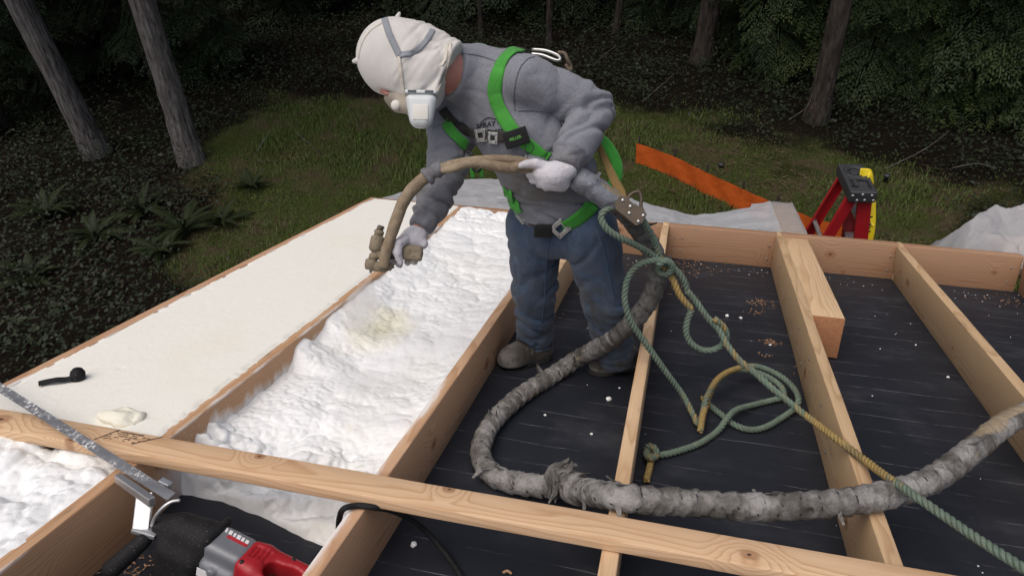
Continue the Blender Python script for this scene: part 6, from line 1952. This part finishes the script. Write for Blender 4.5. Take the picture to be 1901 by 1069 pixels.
def ref_lean(base, px, py):
    """point on the view ray of a trunk's upper end that is nearest to the vertical over its base"""
    d = unit(_dir(px, py)); o = CAM_POS; w0 = o - base
    b = d @ np.array([0, 0, 1.0]); D, E = d @ w0, w0[2]
    s = (b * E - D) / (1 - b * b); return o + d * s
def big_tree(bpx, tpx, r, label, mat='bark', height=20, crown=True, seed=1, cat='tree', ch0=7.5, group='tree trunks at the edge of the wood', seg=40):
    base = GP(*bpx); base[2] = -.1
    up = ref_lean(base, *tpx); d = unit(up - base)
    top = base + d * height; top = top * .7 + (base + np.array([0, 0, height])) * .3
    top = base + d * height
    root = empty('conifer_tree', np.array([base[0], base[1], 0]), label, cat, group)
    v, f = trunk_mesh('trunk', [base, base + d * height * .3, base + d * height * .6, top], r, mat, seg, seed=seed)
    obj('trunk', v, f, M[mat], root)
    if crown:
        cm = crown_mesh('crown', M['fir'], 0, height - ch0 + 2, 3.0, 1.0, 34, seed + 7, True)
        o = bpy.data.objects.new('crown', cm); COL.objects.link(o); o.parent = root
        q = base + d * ch0; o.location = Vector((q - np.array([base[0], base[1], 0])).tolist())
    return root
big_tree((183, 288), (33, 0), .17, 'leftmost thick grey trunk leaning in the upper left corner', seed=3)
big_tree((357, 306), (263, 0), .165, 'thick grey furrowed trunk second from the left, behind the foam', seed=5)
big_tree((1301, 114), (1322, 0), .165, 'dark thick trunk behind the worker, above the orange fence', 'bark_dark', seed=7)
big_tree((1513, 228), (1564, 0), .145, 'dark grey trunk standing above the ladder at the lawn edge', 'bark_dark', seed=9)
for i, (b, t, r, lab) in enumerate([((1142, 62), (1152, 0), .07, 'thin dark trunk just right of the worker at the top edge'), ((1019, 88), (1021, 0), .06, 'slim trunk rising behind the harness hook at the top edge'),
                                    ((893, 66), (890, 0), .05, 'slim dark trunk above the worker\'s neck at the top edge'), ((440, 40), (425, 0), .14, 'dim trunk at the top edge right of the two leaning trunks'), ((168, 60), (152, 0), .13, 'dim trunk at the top edge between the two leaning trunks')]):
    big_tree(b, t, r, lab, 'bark_dark', 16, False, 20 + i, seg=16)

# bushy evergreens along the wood's edge
crA = [crown_mesh('crown', M['cedar'], .35, 7.5, 1.75, .8, 100, 201 + k, pend=.5) for k in range(4)]
crB = [crown_mesh('crown', M['fir'], .4, 8.5, 1.9, .8, 85, 221 + k, pend=.3) for k in range(3)]
def evergreen(px, py, s, kind, rot, label, i):
    p = GP(px, py); p[2] = 0
    root = empty('evergreen_tree', p, label, 'tree', 'evergreens at the edge of the wood')
    root.rotation_euler = (0, 0, rot); root.scale = (s, s, s)
    me = (crA if kind == 'c' else crB)[i % (4 if kind == 'c' else 3)]
    o = bpy.data.objects.new('crown', me); COL.objects.link(o); o.parent = root
    o = bpy.data.objects.new('trunk', stem_me); COL.objects.link(o); o.parent = root
    return root
v, f = trunk_mesh('trunk', [np.array([0, 0, -.1]), np.array([0.05, .03, 3]), np.array([0, .06, 6]), np.array([.0, .0, 9.0])], .09, 'bark_dark', 12, step=.3)
stem_me = mesh_data('trunk', v, f); stem_me.materials.append(M['bark_dark'])
EV = [(1420, 128, .95, 'c', 'bright cedar between the two dark trunks'), (1612, 160, 1.0, 'c', 'bushy cedar right of the trunk above the ladder'), (1712, 172, .9, 'c', 'drooping cedar above the yellow tape'),
      (1806, 190, 1.0, 'c', 'cedar above the plastic bundle at the right'), (1900, 214, 1.0, 'c', 'cedar cut off by the right edge, nearest the lawn'), (1490, 72, 1.0, 'c', 'cedar behind the trunk above the ladder'),
      (1662, 60, 1.1, 'c', 'tall cedar behind, above the ladder cap'), (1790, 52, 1.1, 'c', 'tall cedar in the top right corner'), (1360, 60, 1.0, 'f', 'dark fir left of the cedars at the top edge'), (1230, 30, 1.1, 'f', 'dark fir between the thin trunk and the thick dark trunk'),
      (1080, 20, 1.1, 'f', 'dark fir behind the worker\'s back at the top edge'), (960, 15, 1.1, 'f', 'dark fir behind the harness at the top edge'), (830, 10, 1.1, 'f', 'dark fir behind the white hood at the top edge'), (690, 5, 1.1, 'f', 'dark fir left of the hood at the top edge'),
      (560, 25, 1.0, 'f', 'dark fir at the top edge above the brush'), (432, 118, .9, 'f', 'green fir right of the second leaning trunk'), (290, 150, 1.0, 'f', 'dark fir between the two leaning trunks'), (92, 170, .9, 'f', 'dark fir left of the leftmost trunk'),
      (14, 235, .8, 'f', 'low dark fir at the left edge'), (210, 90, 1.1, 'f', 'tall dark fir behind the two leaning trunks'), (20, 130, 1.1, 'f', 'dark fir in the top left corner'), (1560, 20, 1.2, 'f', 'dark fir far behind at the top edge above the ladder'), (1860, 20, 1.2, 'f', 'dark fir far behind in the top right corner')]
for i, (px, py, s, k, lab) in enumerate(EV):
    evergreen(px, py, s, k, i * 1.9, lab, i)
# the wood goes on behind: trees standing past the ones in view, as one mass
parts_V, parts_F, kk = [], [], 0
rg = np.random.default_rng(77)
far_me = crown_mesh('wood', M['fir'], .5, 15, 3.4, 1.0, 60, 300, True)
fv = np.array([v.co[:] for v in far_me.vertices]); ff = np.array([p.vertices[:] for p in far_me.polygons])
for i in range(46):
    a = rg.uniform(-1.25, 1.0); d = rg.uniform(22, 46)
    p = np.array([math.sin(a) * d, math.cos(a) * d, 0]); s = rg.uniform(.9, 1.4)
    if p[1] < 4 and abs(p[0]) < 16: continue
    c, s_ = math.cos(i), math.sin(i); R_ = np.array([[c, -s_, 0], [s_, c, 0], [0, 0, 1]])
    parts_V.append(fv @ R_.T * s + p); parts_F.append(ff + kk); kk += len(fv)
o = obj('far_wood', np.vstack(parts_V), np.vstack(parts_F), M['fir'], None, False, loc=(0, 30, 0)); tag(o, 'dark conifer wood filling the background', 'wood', kind='stuff')

# undergrowth leaves
def scatter_leaves(name, pts, n_each, mat, size, spread, hgt, seed, label, cat, ratio=(.35, .6)):
    rg = np.random.default_rng(seed)
    n = len(pts) * n_each
    c = np.repeat(pts, n_each, 0)
    p = c + np.c_[rg.normal(0, spread, n), rg.normal(0, spread, n), np.abs(rg.normal(0, 1, n)) * np.repeat(hgt, n_each)]
    az = rg.uniform(0, 2 * PI, n); tl = rg.uniform(-.5, .9, n); l = rg.uniform(.6, 1.4, n) * size; w = l * rg.uniform(ratio[0], ratio[1], n)
    d = np.c_[np.cos(az) * np.cos(tl), np.sin(az) * np.cos(tl), -np.sin(tl) * .6]
    s = np.c_[-np.sin(az), np.cos(az), rg.normal(0, .35, n)]
    V = np.stack([p, p + d * (l * .5)[:, None] + s * (w * .5)[:, None], p + d * l[:, None], p + d * (l * .5)[:, None] - s * (w * .5)[:, None]], 1).reshape(-1, 3)
    F = np.arange(n * 4).reshape(-1, 4)
    o = obj(name, V, F, mat, None, False, loc=(0, 10, 0)); tag(o, label, cat, kind='stuff')
rg = np.random.default_rng(88)
N0 = 9000
q = np.c_[rg.uniform(-19, 10, N0), rg.uniform(4, 24, N0), np.zeros(N0)]
lm = lawn_mask(q); dist = np.hypot(q[:, 0], q[:, 1])
keep = (lm < .25 + .35 * rg.random(N0) ** 2) & ((q[:, 1] > 8.5) | (q[:, 0] < -3.4)) & (rg.random(N0) < np.clip(1.5 - dist / 28, .3, 1)) & ~((q[:, 0] > -2.6) & (q[:, 1] < 6.5))
q = q[keep]; q[:, 2] = gz(q)
hg = .10 + .26 * np.clip(vnoise(q, .7, 181, 2) + .45, 0, 1)
scatter_leaves('undergrowth', q, 26, M['salal'], .065, .17, hg, 5, 'dark leafy brush covering the ground round the lawn', 'brush')
# reddish brush and bracken patches
rd = q[(vnoise(q, .55, 191, 2) > .12) & (q[:, 0] < -2)][:500]
M['straw'] = leaf_mat('dry_straw', (0.05, 0.036, 0.02), (0.12, 0.09, 0.052), (0.10, 0.075, 0.04))
M['bracken'] = leaf_mat('dead_bracken', (0.014, 0.009, 0.006), (0.038, 0.024, 0.015), (0.03, 0.022, 0.013))
scatter_leaves('dead_bracken', rd, 22, M['bracken'], .06, .20, .09 + 0 * rd[:, 0], 6, 'reddish dead bracken lying at the edge of the lawn', 'bracken')
qb = np.c_[rg.uniform(-9, 7, 2600), rg.uniform(6, 14, 2600), np.zeros(2600)]
qb = qb[(lawn_mask(qb) > .15) & (vnoise(qb, .9, 199, 3) > .16)][:420]; qb[:, 2] = gz(qb)
scatter_leaves('dry_stalks', qb, 30, M['straw'], .11, .22, .035 + 0 * qb[:, 0], 9, 'flattened dry brown stalks in patches on the lawn', 'stalks', (.05, .1))
# grass
n = 420000
q = np.c_[rg.uniform(-10.5, 9, n), rg.uniform(5.2, 14.5, n), np.zeros(n)]
lm = lawn_mask(q) * np.clip(.66 + 1.1 * vnoise(q, 1.4, 195, 3), .18, 1)
q = q[rg.random(n) < lm]; n = len(q); q[:, 2] = gz(q) - .005
h = rg.uniform(.03, .11, n) * np.clip(.7 + vnoise(q, 1.3, 196, 2), .3, 1.5) * (.35 + .65 * lawn_mask(q)); az = rg.uniform(0, 2 * PI, n); le = rg.uniform(.2, 1.0, n) * h
d = np.c_[np.cos(az), np.sin(az), 0 * az]; s = np.c_[-np.sin(az), np.cos(az), 0 * az] * .007
V = np.stack([q - s, q + s, q + d * le[:, None] + np.c_[0 * h, 0 * h, h]], 1).reshape(-1, 3)
o = obj('grass', V, np.arange(n * 3).reshape(-1, 3), M['grass'], None, False, loc=(0, 8, 0)); tag(o, 'short patchy grass on the lawn below the roof', 'grass', kind='stuff')
# sword ferns on the left
fv, ff = [], []
nr = 23
for t in np.linspace(.02, 1, nr):
    fv += [np.array([t, .006 * (1.1 - t), .55 * t - .62 * t * t]), np.array([t, -.006 * (1.1 - t), .55 * t - .62 * t * t])]
for k in range(nr - 1):
    ff.append((2 * k, 2 * k + 2, 2 * k + 3, 2 * k + 1))
    for sg, j in ((1, 0), (-1, 1)):
        t = .02 + .98 * k / (nr - 1); L = .15 * math.sin(PI * min(1, t * .9 + .12)) + .015; i = len(fv)
        p = (fv[2 * k + j] + fv[2 * k + 2 + j]) / 2; d = unit(np.array([.35, sg, -.15]))
        fv += [p + d * L * .5 + np.array([.018, 0, 0]), p + d * L, p + d * L * .5 - np.array([.014, 0, 0])]
        ff.append((2 * k + j, 2 * k + 2 + j, i, i + 2)); ff.append((i + 2, i, i + 1, i + 1)[:3])
frond_me = mesh_data('frond', np.array(fv), ff, False); frond_me.materials.append(M['fernleaf'])
FERN = [(345, 430, 0.54, 'largest fern in the dark brush left of the flat foam'), (415, 415, 0.43, 'fern at the lawn edge behind the flat foam'), (300, 470, 0.43, 'fern in the brush above the black cap'), (265, 395, 0.43, 'fern below the second leaning trunk'),
        (180, 440, 0.50, 'fern in the brush at the left, below the leftmost trunk'), (90, 400, 0.50, 'fern near the left edge below the leftmost trunk'), (470, 350, 0.36, 'fern at the far lawn edge, right of the second trunk'), (60, 520, 0.43, 'fern at the left edge above the fascia')]
for i, (px, py, s, lab) in enumerate(FERN):
    p = GP(px, py); root = empty('fern', np.array([p[0], p[1], .02]), lab, 'fern', 'sword ferns in the brush')
    for k in range(15):
        o = bpy.data.objects.new('frond', frond_me); COL.objects.link(o); o.parent = root
        o.rotation_euler = (rg.normal(0, .15), rg.uniform(-.75, .05), k * 2 * PI / 15 + rg.normal(0, .15)); q_ = s * rg.uniform(.8, 1.2); o.scale = (q_, q_, q_)
# bare twigs in the brush
tw = []
for px, py, dx_, dy_ in [(1190, 205, 60, -40), (1640, 330, 90, -50), (1760, 330, 60, 40), (1100, 140, 50, -30), (480, 300, 40, -30), (600, 300, -40, -20), (1460, 240, 40, -40), (1690, 60, -30, -50), (1720, 40, 10, -40)]:
    a = GP(px, py); a[2] += .15; b = a + CAM_RT * dx_ * .009 - CAM_UP * dy_ * .006 + np.array([0, 0, .25])
    tw.append(tube(catmull([a, (a + b) / 2 + rg.normal(0, .06, 3), b], 5), np.linspace(.008, .003, 11), 5))
v, f = join(tw); tag(obj('bare_twigs', v, f, M['bark'], None), 'pale bare twigs sticking out of the brush', 'twigs', kind='stuff')
